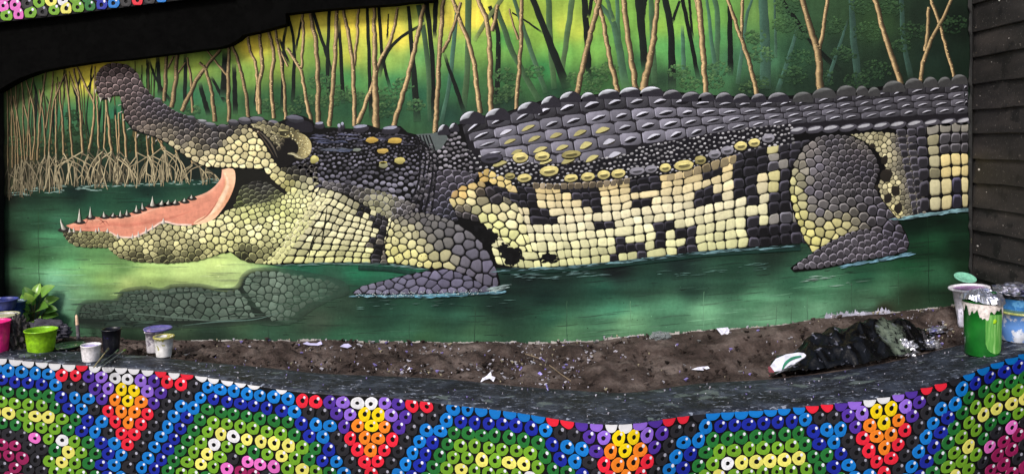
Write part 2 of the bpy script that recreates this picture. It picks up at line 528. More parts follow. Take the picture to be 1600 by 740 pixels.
def canvas():
    up = field_grid(GX, GY, FOREST, 3.4); dn = field_grid(GX, GY, WATER, 3.4)
    r = np.random.default_rng(3)
    # brushed texture: upright strokes in the forest, level strokes in the water
    nf = vnoise(NW, NH, 3, 22, r) * 0.5 + vnoise(NW, NH, 9, 9, r) * 0.5
    up *= (0.94 + 0.30 * nf)[..., None] * np.where(GX < 420, 1.14, 1.04)[..., None]
    nw = vnoise(NW, NH, 40, 4.5, r) * 0.35 + vnoise(NW, NH, 14, 2.2, r) * 0.12 + vnoise(NW, NH, 80, 11, r) * 0.53
    dn *= (0.70 + 0.62 * nw)[..., None]
    mw = np.array((40.0, 82.0, 64.0)); dn = np.clip(mw + (dn - mw) * 1.28, 4, 255) * np.array((1.0, 1.0, 0.94))
    low = np.clip((GY - 495) / 30, 0, 1)[..., None]
    dn = dn * (1 - 0.10 * low)
    sh = np.interp(GX, shore_x, shore_y)
    w = np.clip((GY - sh) / 4 + 0.5, 0, 1)[..., None]
    c = up * (1 - w) + dn * w
    g = c.mean(-1, keepdims=True)
    c = g + (c - g) * np.where(w > 0.5, 0.74, 0.84)
    return np.clip(c, 0, 255)
CANVAS = canvas()
def bgcol(x, y):
    i = int(np.clip((y - VS[0]) / STEP, 0, NH - 1)); j = int(np.clip((x - US[0]) / STEP, 0, NW - 1))
    return CANVAS[i, j]

def wash(name, r0, r1):
    n = r1 - r0 + 1
    X, Y = GX[r0:r1 + 1], GY[r0:r1 + 1]
    v = np.stack([(X - 800) / 300, np.full(X.shape, -0.001), EYE - (Y - HOR) / 300], -1).reshape(-1, 3)
    i = np.arange(n - 1)[:, None] * NW + np.arange(NW - 1)[None, :]
    q = np.stack([i, i + NW, i + NW + 1, i + 1], -1).reshape(-1, 4)
    me = bpy.data.meshes.new(name)
    me.vertices.add(len(v)); me.vertices.foreach_set('co', v.astype(np.float32).ravel())
    me.loops.add(q.size); me.loops.foreach_set('vertex_index', q.astype(np.int32).ravel())
    me.polygons.add(len(q)); me.polygons.foreach_set('loop_start', np.arange(0, q.size, 4, dtype=np.int32))
    me.update(calc_edges=True)
    me.materials.append(M_MURAL)
    a = me.attributes.new('paint', 'FLOAT_COLOR', 'POINT')
    arr = np.ones((len(v), 4), np.float32); arr[:, :3] = lin(CANVAS[r0:r1 + 1].reshape(-1, 3)) * 0.97
    a.data.foreach_set('color', arr.ravel())
    return link(bpy.data.objects.new(name, me), mural)
split = int((290 - VS[0]) / STEP)
wash('painted_forest', 0, split)
wash('painted_water', split, NH - 1)

# ---- dark and misty trunks behind, pale trunks in front: every painted tree is a part of the mural
BLACKISH, GREYGREEN, TEAL = (20, 28, 24), (52, 76, 58), (58, 92, 82)
BARK = (186, 156, 108)
DARK_TREES = [  # (tone, [strokes of (points, width at top, width at base)])
 (0, [([(450, 20), (460, 75), (457, 165)], 4, 6), ([(473, 22), (462, 80)], 3, 4)]), (0, [([(488, 16), (510, 84), (519, 118)], 5, 6), ([(515, 13), (512, 97), (516, 180)], 5, 6)]),
 (0, [([(530, 29), (536, 162)], 4, 7)]), (0, [([(574, 8), (578, 130), (580, 185)], 5, 6)]), (0, [([(592, 10), (597, 84), (610, 140)], 5, 5)]), (0, [([(607, 22), (605, 62)], 2, 3)]),
 (0, [([(638, 10), (648, 130), (652, 190)], 5, 11)]), (0, [([(666, 0), (676, 97), (677, 190)], 8, 6), ([(681, 0), (679, 60)], 8, 6)]), (1, [([(654, 8), (668, 90), (672, 190)], 8, 8)]),
 (0, [([(664, 36), (627, 58), (604, 84), (592, 120)], 4, 6)]), (1, [([(732, 0), (731, 90), (724, 172)], 10, 9)]), (0, [([(694, 84), (708, 125), (726, 176)], 5, 7)]), (2, [([(714, 16), (703, 123), (688, 198)], 6, 7)]),
 (1, [([(786, -4), (762, 30), (741, 64)], 7, 6)]), (1, [([(776, 15), (790, 50), (800, 80), (842, 158)], 8, 9)]), (0, [([(765, 10), (778, 55), (776, 175)], 6, 9)]), (0, [([(781, 66), (776, 92)], 1.5, 2)]),
 (0, [([(832, -2), (858, 65), (886, 138)], 9, 13)]), (1, [([(857, -2), (860, 65), (866, 140)], 9, 9)]), (1, [([(894, -2), (886, 58), (876, 118)], 9, 8)]), (2, [([(803, -2), (819, 49), (853, 146)], 6, 8)]), (0, [([(800, 20), (826, 36), (848, 52)], 2.5, 3)]),
 (0, [([(913, -2), (917, 60), (921, 128)], 9, 9)]), (0, [([(925, -2), (919, 28)], 6, 5)]), (2, [([(936, 8), (959, 39), (978, 138)], 8, 14), ([(948, -2), (959, 34)], 6, 6)]), (2, [([(964, -2), (968, 80), (980, 135)], 6, 9)]),
 (0, [([(998, -2), (1006, 84), (1008, 110)], 12, 11), ([(1008, -2), (1004, 30)], 7, 7)]), (1, [([(1017, -2), (1022, 132)], 8, 10)]), (0, [([(1039, -2), (1048, 49), (1050, 138)], 10, 12), ([(1062, 2), (1050, 36)], 4, 5)]), 
 (0, [([(1066, -2), (1079, 62), (1091, 124)], 6, 7), ([(1077, -2), (1082, 60)], 4, 4)]), (2, [([(1066, 40), (1069, 122)], 5, 8)]), (1, [([(1116, -2), (1121, 30), (1119, 118)], 8, 9)]), (0, [([(1140, 10), (1141, 118)], 7, 9)]), (2, [([(1104, -2), (1118, 118)], 4, 8)]),
 (2, [([(1175, 0), (1166, 30), (1152, 132)], 4, 7)]), (2, [([(1192, -2), (1195, 60), (1196, 140)], 14, 17)]), (2, [([(1210, -2), (1212, 90)], 3, 5)]),
 (0, [([(1220, -2), (1258, 52), (1284, 84), (1312, 110)], 6, 8)]), (2, [([(1330, -2), (1333, 55), (1341, 132)], 9, 12)]), (2, [([(1325, 30), (1312, 70), (1290, 134)], 3, 7)]), (2, [([(1408, -2), (1412, 65), (1423, 124)], 7, 9)]), (2, [([(1247, 40), (1232, 90), (1214, 145)], 5, 8)]),
 (0, [([(231, 90), (232, 146)], 5, 6)]), (0, [([(246, 86), (250, 150)], 6, 6)]), (0, [([(233, 92), (245, 125), (268, 160)], 3, 5)]), (0, [([(290, 84), (289, 168)], 5, 6)]), (0, [([(312, 130), (326, 180)], 6, 8)]), (0, [([(352, 80), (349, 152)], 8, 10)]), (0, [([(366, 100), (368, 178)], 6, 8)]), (0, [([(330, 120), (352, 160)], 4, 6)]),
 (0, [([(72, 150), (82, 175)], 2, 2)]), (0, [([(128, 112), (120, 150), (124, 205)], 3, 3)]), (0, [([(112, 130), (124, 165), (136, 215)], 3, 3)]), (0, [([(144, 100), (140, 150)], 2.5, 3)]), (0, [([(158, 160), (152, 222)], 3, 4)]), (0, [([(180, 165), (180, 230)], 4, 5)]), (0, [([(135, 142), (150, 112)], 2, 2)]),
 (0, [([(84, 165), (84, 215)], 2, 3)]), (0, [([(52, 122), (58, 160), (52, 230)], 3, 3)]), (0, [([(101, 105), (100, 160)], 3, 3)]), (0, [([(404, 110), (398, 165)], 3, 4)]), (0, [([(436, 60), (452, 100)], 4, 4)]), (0, [([(452, 35), (444, 60), (440, 175)], 4, 5)])]
for tone, strokes in DARK_TREES:
    pt = Paint()
    base = np.array((BLACKISH, GREYGREEN, TEAL)[tone], float) * random.uniform(0.88, 1.12)
    for pts, w0, w1 in strokes:
        n = 12
        p = catmull(pts, n); p[1:-1, 0] += RNG.uniform(-0.5, 0.5, n - 2)
        w = np.linspace(w0, w1, n) * RNG.uniform(0.92, 1.08, n)
        mid = p[n // 2]
        soft = 0.72 * base + 0.28 * bgcol(*mid) if tone else base
        pt.strip(p, w, [(-1, soft * 1.22), (-0.25, soft), (1, soft * 0.82)], 0.002 + random.random() * 0.0006, fade=np.clip(np.abs(np.linspace(-1, 1, n)) * 2.6 - 1.7, 0, 0.9) * (np.linspace(-1, 1, n) > (-1.1 if p[0, 1] > 24 else 0)))
    pt.build('painted_background_tree', mural)

LIGHT_TREES = [
 [([(261, 88), (259, 120), (257, 158)], 6, 7), ([(272, 88), (262, 108)], 4, 4)], [([(278, 83), (274, 130), (268, 168)], 7, 8)], [([(345, 78), (311, 120), (284, 174)], 6, 8), ([(290, 98), (275, 120)], 3, 4)],
 [([(312, 98), (322, 110), (331, 146), (336, 190)], 5, 8)], [([(323, 78), (340, 100), (355, 117)], 3, 5)], [([(358, 68), (357, 123), (358, 190)], 6, 7)], [([(362, 65), (380, 123), (389, 184)], 5, 7)], [([(386, 54), (392, 80), (401, 110), (403, 172)], 5, 6)],
 [([(293, 90), (299, 128), (301, 178)], 4, 5)], [([(405, 50), (410, 97), (405, 136), (406, 178)], 6, 7)], [([(418, 44), (428, 81), (424, 130), (428, 185)], 6, 7)], [([(431, 47), (444, 130), (446, 187)], 5, 6), ([(436, 74), (450, 104)], 3, 4)],
 [([(449, 76), (470, 110), (478, 152), (486, 190)], 5, 7), ([(473, 20), (474, 60), (471, 107)], 5, 5)], [([(484, 14), (494, 71), (497, 130), (497, 193)], 7, 9)], [([(527, 14), (522, 113), (515, 197)], 7, 8)],
 [([(536, 11), (551, 97), (554, 197)], 6, 8), ([(560, 8), (558, 60), (554, 103)], 5, 5)], [([(585, 11), (586, 113), (588, 200)], 6, 13)], [([(622, 12), (612, 60), (596, 91), (578, 145), (559, 193)], 5, 8)],
 [([(663, 8), (640, 110), (615, 197)], 7, 9)], [([(693, -4), (687, 81), (680, 206)], 7, 9), ([(720, 4), (706, 50), (691, 82)], 5, 6)], [([(706, -4), (724, 45), (739, 91), (750, 177)], 7, 9)],
 [([(745, -4), (763, 49), (767, 177)], 8, 10), ([(778, 8), (769, 49)], 6, 7)], [([(796, 14), (802, 40), (810, 62)], 3, 5), ([(815, -4), (813, 81), (806, 172)], 7, 7)],
 [([(938, -4), (917, 75), (900, 152)], 9, 10)], [([(928, -4), (940, 23), (952, 88), (966, 146)], 7, 10)], [([(973, -4), (983, 71), (994, 142)], 10, 10)], [([(1028, -4), (1019, 75), (1004, 142)], 8, 14)], [([(1091, -4), (1097, 65), (1103, 147)], 11, 9), ([(1085, -2), (1093, 26)], 4, 5)],
 [([(1136, -4), (1157, 58), (1170, 97), (1183, 150)], 6, 9), ([(1160, -4), (1158, 56)], 6, 6)], [([(1252, -4), (1270, 58), (1278, 84), (1281, 143)], 9, 14), ([(1293, -4), (1287, 40), (1279, 80)], 6, 8)], [([(1366, -4), (1382, 55), (1408, 132)], 9, 10)],
 [([(1453, -4), (1469, 42), (1490, 120)], 6, 6)], [([(1488, -4), (1469, 36), (1447, 81), (1436, 130)], 6, 8), ([(1451, 12), (1449, 50), (1445, 80)], 6, 7), ([(1490, -6), (1478, 18)], 3, 4)],
]
LEFT_TREES = [([(252, 219), (255, 234)], 4, 5), ([(276, 233), (277, 244)], 3.6, 4.6), ([(300, 250), (301, 256)], 3.4, 4), ([(322, 259), (323, 262)], 3, 3.6), ([(238, 214), (240, 240)], 3, 4), ([(186, 176), (187, 240)], 2.6, 3.6), ([(152, 150), (155, 236)], 3, 4), ([(88, 130), (88, 240)], 2.4, 3.2), ([(12, 138), (13, 190), (13, 262)], 2.2, 2.6), ([(18, 134), (19, 190), (20, 262)], 2.2, 2.6), ([(16, 150), (24, 200), (25, 258)], 2, 2.4), ([(25, 130), (27, 190), (29, 258)], 2.2, 2.8), ([(22, 150), (32, 210), (35, 252)], 2, 2.4),
 ([(34, 126), (38, 160), (46, 200), (49, 250)], 2.6, 3.4), ([(41, 124), (52, 165), (55, 210), (51, 250)], 2.4, 3.0), ([(36, 140), (37, 200), (40, 252)], 2, 2.6), ([(73, 111), (64, 170), (59, 250)], 3.4, 3.8), ([(103, 116), (86, 155), (80, 200), (77, 242)], 3.2, 3.2),
 ([(62, 140), (70, 200), (71, 246)], 2.4, 3.2), ([(93, 128), (95, 160), (98, 190), (100, 242)], 3.0, 4.2), ([(103, 116), (108, 160), (111, 205), (114, 248)], 3.4, 4.0), ([(116, 107), (124, 155), (127, 194), (130, 242)], 3.6, 5.0),
 ([(120, 101), (134, 135), (147, 161), (145, 203), (139, 238)], 3.2, 5.0), ([(149, 104), (147, 160)], 2.4, 3), ([(166, 150), (171, 203), (175, 238)], 4.4, 5.4), ([(193, 178), (198, 245)], 4.2, 4.8), ([(213, 206), (214, 244)], 4.2, 4.8), ([(166, 175), (163, 234)], 2.6, 3.4),
 ([(181, 180), (185, 240)], 2.4, 3.2), ([(108, 112), (122, 150)], 2, 2.4), ([(230, 212), (232, 246)], 3.4, 3.8), ([(246, 216), (258, 232)], 3, 3.6), ([(53, 118), (46, 170), (43, 250)], 2.2, 2.8), ([(84, 112), (80, 150), (72, 200)], 2.0, 2.4)]
def light_tree(strokes, dim=1.0, roots=0):
    pt = Paint()
    off = 0.003 + random.random() * 0.0008
    for k, (pts, w0, w1) in enumerate(strokes):
        L = sum(math.dist(a, b) for a, b in zip(pts, pts[1:]))
        n = max(10, int(L / 5))
        p = catmull(pts, n); p[1:-1, 0] += (RNG.uniform(-0.7, 0.7, n - 2) + 0.45 * np.sin(np.arange(n - 2) * random.uniform(0.5, 0.9) + random.random() * 6)) * min(1, w0 / 5)
        w = np.linspace(w0, w1, n) * RNG.uniform(0.80, 0.98, n)
        b = np.array(BARK, float) * random.uniform(0.92, 1.06) * dim
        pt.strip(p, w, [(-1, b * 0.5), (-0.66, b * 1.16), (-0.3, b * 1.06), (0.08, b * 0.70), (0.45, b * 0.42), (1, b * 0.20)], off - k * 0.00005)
        if w1 > 5.5:      # flecks of bark
            for _ in range(int(n * 1.6)):
                i = random.randrange(n); q = p[i]
                blob(pt, q[0] + random.uniform(-0.38, 0.1) * w[i], q[1] + random.uniform(-3, 3), random.uniform(0.5, 1.3), random.uniform(0.4, 0.8), 0, b * random.choice((0.72, 0.8, 1.2, 1.28)), off + 0.00012 + random.random() * 0.00008, 5)
    if roots:
        x, y = strokes[0][0][-1]
        for r in range(roots):
            sx = (r + 0.5) / roots * 2 - 1 + random.uniform(-0.45, 0.45)
            reach = random.uniform(12, 44) * sx * (0.45 + 0.55 * min(1, x / 110))
            wy = interp(x, shore_x, shore_y) + random.uniform(-7, 7)
            y0 = y - random.uniform(-9, 6)
            p = catmull([(x, y0), (x + reach * 0.55, y0 + (wy - y0) * 0.28), (x + reach * random.uniform(0.7, 1.1), y0 + (wy - y0) * random.uniform(0.5, 0.72)), (x + reach, wy)], 9)
            rc = np.array((196, 180, 138), float) * random.choice((0.5, 0.7, 0.88, 1.0, 1.1)) * (0.62 + 0.38 * min(1, x / 110))
            pt.strip(p, np.linspace(1.75, 0.95, 9), [(-1, rc), (1, rc * 0.7)], off + 0.0004 + r * 0.00004)
            if random.random() < 0.9:
                s = p[random.choice((3, 4, 5))]
                e = (s[0] + random.uniform(-11, 11), wy + random.uniform(-3, 3))
                q = catmull([tuple(s), ((s[0] + e[0]) / 2 + random.uniform(-1, 3), (s[1] + e[1]) / 2 - 2), e], 6)
                pt.strip(q, np.linspace(1.7, 1.0, 6), [(-1, rc * 0.96), (1, rc * 0.8)], off + 0.0004 + r * 0.00004 + 0.00002)
    return pt.build('painted_tree', mural)
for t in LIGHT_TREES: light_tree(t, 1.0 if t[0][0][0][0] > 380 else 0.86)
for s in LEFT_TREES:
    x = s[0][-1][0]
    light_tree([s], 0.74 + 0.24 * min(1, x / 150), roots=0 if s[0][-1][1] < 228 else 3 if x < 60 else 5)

# thin dark stems crowding the left bank
for k in range(34):
    pt = Paint()
    x = random.uniform(14, 250); yt = interp(x, (0, 100, 250), (135, 108, 90)) + random.uniform(0, 30)
    p = catmull([(x, yt), (x + random.uniform(-7, 7), (yt + 250) / 2), (x + random.uniform(-8, 8), random.uniform(225, 262))], 10)
    c = np.array(random.choice(((24, 34, 24), (40, 44, 26), (62, 60, 34), (84, 78, 46))), float)
    pt.strip(p, np.linspace(1.3, random.uniform(1.6, 2.8), 10), [(-1, c * 1.25), (0, c), (1, c * 0.7)], 0.0022 + k * 1e-5)
    pt.build('painted_background_tree', mural)

# ---- foliage between the trunks
pt = Paint()
CLUMPS = [(40, 235, 12), (75, 235, 14), (110, 238, 14), (145, 240, 13), (175, 215, 12), (225, 205, 12), (250, 200, 12), (275, 205, 10), (20, 222, 10), (115, 180, 10), (180, 195, 12), (500, 128, 15), (478, 158, 14), (510, 158, 16), (530, 145, 16), (556, 152, 12), (610, 148, 16), (630, 132, 13), (600, 172, 15), (650, 165, 12), (790, 118, 14), (782, 150, 16), (835, 112, 13), (800, 140, 12), (900, 122, 12), (935, 118, 17), (950, 108, 13), (925, 135, 12), (1060, 112, 14), (1078, 130, 13), (1122, 108, 15), (1115, 128, 14), (1180, 58, 14), (1190, 85, 16), (1186, 128, 13), (1170, 138, 12),
 (1250, 92, 19), (1240, 118, 18), (1258, 50, 14), (1226, 38, 16), (1232, 8, 18), (1300, 40, 16), (1318, 84, 16), (1350, 8, 18), (1358, 50, 20), (1368, 110, 20), (1338, 126, 16), (1392, 12, 16), (1425, 48, 18), (1408, 72, 12), (1488, 38, 18), (1290, 122, 14), (130, 228, 14), (155, 220, 15), (182, 232, 14), (206, 224, 16), (95, 215, 12), (120, 202, 12), (60, 222, 12), (235, 235, 12), (300, 172, 10), (420, 165, 12), (455, 172, 12)]
k = 0
for cx, cy, r in CLUMPS:
    dim = cx > 1210 or cx < 260
    for _ in range(int(r * 5)):
        a, q = random.random() * 6.283, math.sqrt(random.random())
        x, y = cx + math.cos(a) * r * 1.25 * q, cy + math.sin(a) * r * 0.8 * q
        f = random.random() * (1 - 0.5 * (y - cy) / r)
        c = np.array((30, 58, 36), float) + f * np.array((62, 70, 34) if not dim else (40, 54, 26), float)
        c = c * (0.62 if not dim else 0.5) + bgcol(x, y) * (0.38 if not dim else 0.5)
        if 60 < cx < 260: c = c * np.array((0.62, 0.66, 0.6))
        k += 1
        blob(pt, x, y, random.uniform(1.4, 3.4), random.uniform(0.9, 2.0), random.uniform(-0.9, 0.4), c, 0.0027 + (k % 1500) * 2.5e-7, 6, 0.2, 0.25)
pt.build('painted_foliage', mural)

# hairline cracks and a few dribbles in the wall paint
pt = Paint()
for x, y0, y1 in [(1238, 470, 505), (1262, 462, 500), (1213, 478, 508), (1100, 455, 515), (742, 478, 532), (886, 470, 530), (1330, 440, 488), (420, 508, 530), (640, 500, 531), (985, 470, 520), (1450, 330, 470), (1216, 12, 40), (555, 12, 60), (300, 300, 330), (60, 330, 480), (1404, 420, 470)]:
    p = [(x, y0)]
    while p[-1][1] < y1: p.append((p[-1][0] + random.uniform(-0.9, 0.9), p[-1][1] + random.uniform(4, 9)))
    p = np.array(p); b = bgcol(x, (y0 + y1) / 2)
    pt.strip(p, np.full(len(p), random.uniform(0.7, 1.2)), [(-1, b * 0.84), (1, b * 0.9)], 0.0019)
for _ in range(150):
    x, y = random.uniform(10, 1510), random.uniform(300, 530)
    blob(pt, x, y, random.uniform(0.5, 1.3), random.uniform(0.5, 1.1), 0, bgcol(x, y) * random.choice((0.6, 0.7, 1.35)), 0.0020, 6)
tag(pt.build('paint_cracks', mural), kind='stuff')

# ---- ripples and glints on the painted water
pt = Paint()
for k in range(620):
    x = random.uniform(12, 1512); y = random.uniform(290, 528)
    if x < 380 and y < interp(x, shore_x, shore_y) + 4: continue
    L = random.uniform(10, 60); h = random.uniform(0.8, 2.4)
    b = bgcol(x, y); f = random.choice((0.72, 0.8, 0.86, 1.1, 1.16, 1.24))
    x0, x1 = max(6, x - L / 2), min(1516, x + L / 2)
    sl = -0.10 if x > 800 else 0.0
    p = catmull([(x0, y - (x0 - x) * sl * -1), (x, y + random.uniform(-1.5, 1.5)), (x1, y + (x1 - x) * sl)], 7)
    w = np.array([0.2, 0.7, 1, 1, 0.9, 0.6, 0.15]) * h
    pt.strip(p, w, [(-1, b * (0.5 + 0.5 * f)), (0, b * f), (1, b * (0.5 + 0.5 * f))], 0.0014 + k * 4e-7)
for x, y, L in [(60, 293, 40), (110, 290, 60), (150, 289, 40), (175, 287, 50), (215, 286, 60), (255, 284, 50), (290, 283, 60), (320, 281, 40), (85, 297, 30), (140, 294, 40), (30, 300, 26)]:
    for _ in range(7):
        xx, yy = x + random.uniform(-L, L) / 2, y + random.uniform(-2, 5); l = random.uniform(4, 16)
        pt.strip([(xx - l / 2, yy), (xx, yy + random.uniform(-0.6, 0.6)), (xx + l / 2, yy)], [0.3, 1.3, 0.3], [(-1, (120, 160, 150)), (1, (150, 182, 172))], 0.0021)
tag(pt.build('painted_ripples', mural), kind='stuff')
# ------------------------------------------------------------------ the painted crocodile
CREAM, YEL, GREY, LAV, DARK, INK = (226, 214, 158), (222, 212, 128), (112, 106, 112), (112, 110, 124), (52, 50, 60), (9, 9, 11)
croc = Paint()
BODY = [(455, 200), (447, 184), (460, 178), (476, 182), (488, 188), (496, 200), (520, 199), (540, 201), (553, 201), (564, 194), (579, 196), (596, 202), (609, 196), (626, 197), (637, 207), (650, 210), (678, 208), (689, 199), (700, 202), (719, 193), (740, 182), (770, 182), (800, 172), (850, 156), (900, 150), (960, 145), (1000, 142), (1060, 144), (1100, 148), (1180, 152), (1240, 149), (1290, 143), (1330, 141), (1400, 132), (1512, 122),
 (1513, 328), (1440, 334), (1400, 343), (1370, 350), (1300, 372), (1235, 381), (1170, 386), (1100, 391), (1050, 398), (960, 408), (900, 414), (830, 419), (780, 418), (700, 414), (640, 414), (600, 413), (540, 410), (470, 411), (432, 414), (400, 411), (376, 405), (360, 393), (352, 396), (340, 340), (356, 318), (366, 290), (367, 264), (400, 262), (430, 280), (450, 297), (462, 280), (450, 240)]
croc.poly(BODY, INK, 0.005)
CR = croc.build('painted_crocodile', mural)

# ---- upper jaw, snout and head
UPPER = [(150, 132), (151, 118), (158, 106), (169, 100), (186, 99), (201, 102), (214, 113), (224, 133), (240, 152), (256, 162), (276, 175), (308, 186), (341, 196), (357, 194), (373, 188), (386, 183), (402, 181), (413, 186), (432, 192), (447, 186), (462, 180), (486, 190), (492, 214), (488, 240), (498, 262), (500, 290), (478, 310), (452, 304), (441, 294), (426, 282), (411, 266), (390, 264), (367, 265), (346, 263), (324, 262), (308, 256), (292, 246), (272, 232), (258, 222), (240, 214), (208, 204), (196, 188), (192, 168), (188, 150), (178, 150), (168, 156), (158, 156), (152, 146)]
pt = Paint(); pt.poly(UPPER, (9, 8, 9), 0.0052)
HEADC = [(160, 120, (112, 95, 96)), (190, 112, (114, 96, 98)), (165, 145, (110, 93, 91)), (205, 140, (103, 89, 91)), (195, 165, (105, 91, 88)), (215, 185, (98, 86, 86)), (225, 205, (130, 117, 105)), (235, 165, (80, 73, 80)), (255, 175, (73, 68, 75)), (280, 185, (65, 61, 68)), (300, 195, (66, 63, 70)), (262, 212, (124, 114, 98)), (285, 215, (98, 91, 88)), (270, 228, (209, 196, 149)), (300, 240, (226, 211, 158)), (330, 250, (237, 222, 166)), (320, 215, (96, 89, 86)), (335, 222, (80, 77, 80)), (310, 228, (132, 123, 98)), (340, 200, (61, 58, 65)), (360, 205, (68, 65, 66)), (350, 240, (220, 207, 149)), (370, 222, (237, 222, 158)), (390, 235, (243, 228, 160)), (380, 255, (241, 228, 166)), (405, 255, (241, 228, 162)), (415, 262, (243, 231, 171)), (435, 280, (228, 218, 147)), (450, 292, (188, 184, 107)), (425, 245, (237, 224, 160)), (470, 300, (220, 220, 158)), (485, 290, (199, 194, 149)), (490, 270, (84, 80, 80)), (470, 262, (51, 49, 52)), (455, 265, (61, 59, 54))]
HEADPOLY = [(150, 132), (152, 116), (160, 105), (175, 99), (201, 102), (214, 113), (224, 133), (240, 152), (256, 162), (276, 175), (308, 187), (341, 198), (357, 196), (386, 196), (398, 205), (412, 224), (424, 245), (436, 262), (452, 262), (478, 256), (496, 262), (498, 288), (476, 306), (450, 300), (426, 280), (411, 263), (346, 261), (324, 260), (308, 254), (292, 244), (272, 230), (258, 220), (240, 212), (210, 202), (198, 188), (194, 166), (188, 148), (178, 149), (166, 154), (156, 152)]
def hsp(x, y):
    if x > 440: return 9.0
    if x < 235 and y < 215: return 8.2
    if y < 205: return 7.0
    if x > 345: return 10.2
    return 8.6
voronoi_scales(pt, HEADPOLY, hsp, HEADC, 0.0056, stretch=(1.08, 0.3), inset=0.865, lo=0.46, hi=1.28, jit=0.14, power=3.5)
# pores on the pale plates
for _ in range(190):
    x, y = random.uniform(268, 440), random.uniform(205, 300)
    if not in_poly(x, y, HEADPOLY): continue
    if field(x, y, HEADC)[0] > 170: blob(pt, x, y, 0.9, 0.8, 0, (96, 82, 52), 0.0060, 5)
# brow knobs along the top of the head
for x, y, rx, ry, c in [(366, 190, 9, 5, (98, 96, 106)), (384, 187, 11, 6, (110, 108, 118)), (403, 186, 13, 6, (104, 103, 114)), (428, 191, 9, 5, (112, 110, 124)), (350, 197, 8, 4, (92, 90, 98)), (330, 194, 9, 4, (120, 120, 130)), (462, 184, 15, 6, (92, 92, 108)), (300, 183, 7, 3, (96, 96, 106)), (248, 155, 6, 3, (108, 108, 116)), (318, 189, 8, 3, (150, 152, 160))]:
    blob(pt, x, y + 2, rx, ry, 0.1, np.array(c) * 0.55, 0.0060, 12, 0.4)
    blob(pt, x - 1, y - 0.6, rx * 0.85, ry * 0.55, 0.1, c, 0.0061, 12, 0.5)
pt.poly(catmull([(446, 190), (455, 186), (476, 188), (488, 194), (488, 206), (470, 206), (452, 200), (446, 190)], 30)[:-1], (30, 28, 36), 0.0059)
pt.build('upper_jaw', CR)

# ---- eye and ear folds
pt = Paint()
pt.poly(catmull([(386, 199), (396, 203), (408, 215), (420, 236), (428, 250), (440, 262), (452, 258), (462, 250), (470, 254), (478, 240), (470, 206), (440, 196), (410, 192), (392, 194), (386, 199)], 60)[:-1], (20, 18, 18), 0.0062)
voronoi_scales(pt, [(393, 195), (412, 189), (440, 194), (468, 205), (460, 216), (446, 214), (444, 226), (436, 236), (426, 220), (410, 204)], lambda x, y: 7.0, [(398, 196, (150, 142, 104)), (415, 198, (188, 178, 128)), (432, 210, (150, 142, 100)), (440, 228, (70, 64, 54)), (455, 208, (132, 124, 84)), (420, 190, (84, 80, 78))], 0.0063, stretch=(1.4, 0.6), lo=0.5, jit=0.15)
for p, w, c in [([(390, 199), (404, 208), (418, 226), (430, 246)], 2.2, (78, 66, 54)), ([(396, 197), (412, 201), (424, 209), (431, 218)], 3, (202, 190, 138)), ([(420, 206), (430, 214), (438, 226)], 6, (104, 98, 78)), ([(402, 203), (414, 213), (426, 228), (434, 246)], 3, (96, 88, 76)), ([(436, 203), (446, 205), (456, 208)], 6, (190, 180, 122)), ([(438, 212), (450, 213), (462, 212)], 5, (160, 150, 100))]:
    q = catmull(p, 14); n = np.sin(np.linspace(0.25, math.pi - 0.2, 14))
    pt.strip(q, n * w, [(-1, np.array(c) * 0.75), (0, c), (1, np.array(c) * 0.6)], 0.0064)
for _ in range(60):
    t = random.random(); q = catmull([(396, 196), (412, 199), (424, 206), (434, 218), (440, 230)], 20)[int(t * 19)]
    blob(pt, q[0] + random.uniform(-4, 4), q[1] + random.uniform(-2, 4), 1.4, 1.0, 0, np.array((220, 208, 160)) * random.uniform(0.5, 1.0), 0.0066, 6)
EARC = catmull([(438, 205), (452, 205), (466, 207), (478, 212), (486, 222), (487, 234), (482, 244), (472, 248), (460, 245), (466, 237), (466, 227), (460, 219), (450, 214), (438, 211), (438, 205)], 52)[:-1]
pt.poly(EARC, np.array([np.array((188, 174, 118)) * np.clip((p[0] - 444) / 34, 0.22, 1) for p in EARC]), 0.0066)
for _ in range(130):
    x, y = random.uniform(446, 488), random.uniform(206, 248)
    if in_poly(x, y, EARC): blob(pt, x, y, 1.1, 0.9, 0, random.choice(((240, 228, 170), (150, 128, 70), (228, 210, 140), (110, 94, 54))), 0.0068, 5)
pt.strip(catmull([(450, 240), (458, 240), (468, 245), (476, 248)], 10), [1, 2.5, 3.4, 4, 4, 4, 3.4, 2.6, 1.8, 0.8], [(-1, (212, 204, 160)), (1, (120, 112, 84))], 0.0067)
blob(pt, 404, 206.5, 2.6, 2.2, 0.4, (92, 70, 42), 0.0068, 10); blob(pt, 403.5, 206, 0.9, 0.8, 0, (210, 205, 190), 0.0070, 6); blob(pt, 405, 206.5, 0.7, 1.8, 0.3, (8, 8, 8), 0.0069, 6)
blob(pt, 492, 249, 7, 6, -0.5, (178, 170, 92), 0.0066, 12); blob(pt, 491, 247, 4.5, 3.4, -0.5, (206, 198, 118), 0.0067, 10)
pt.build('eye_and_ear', CR)

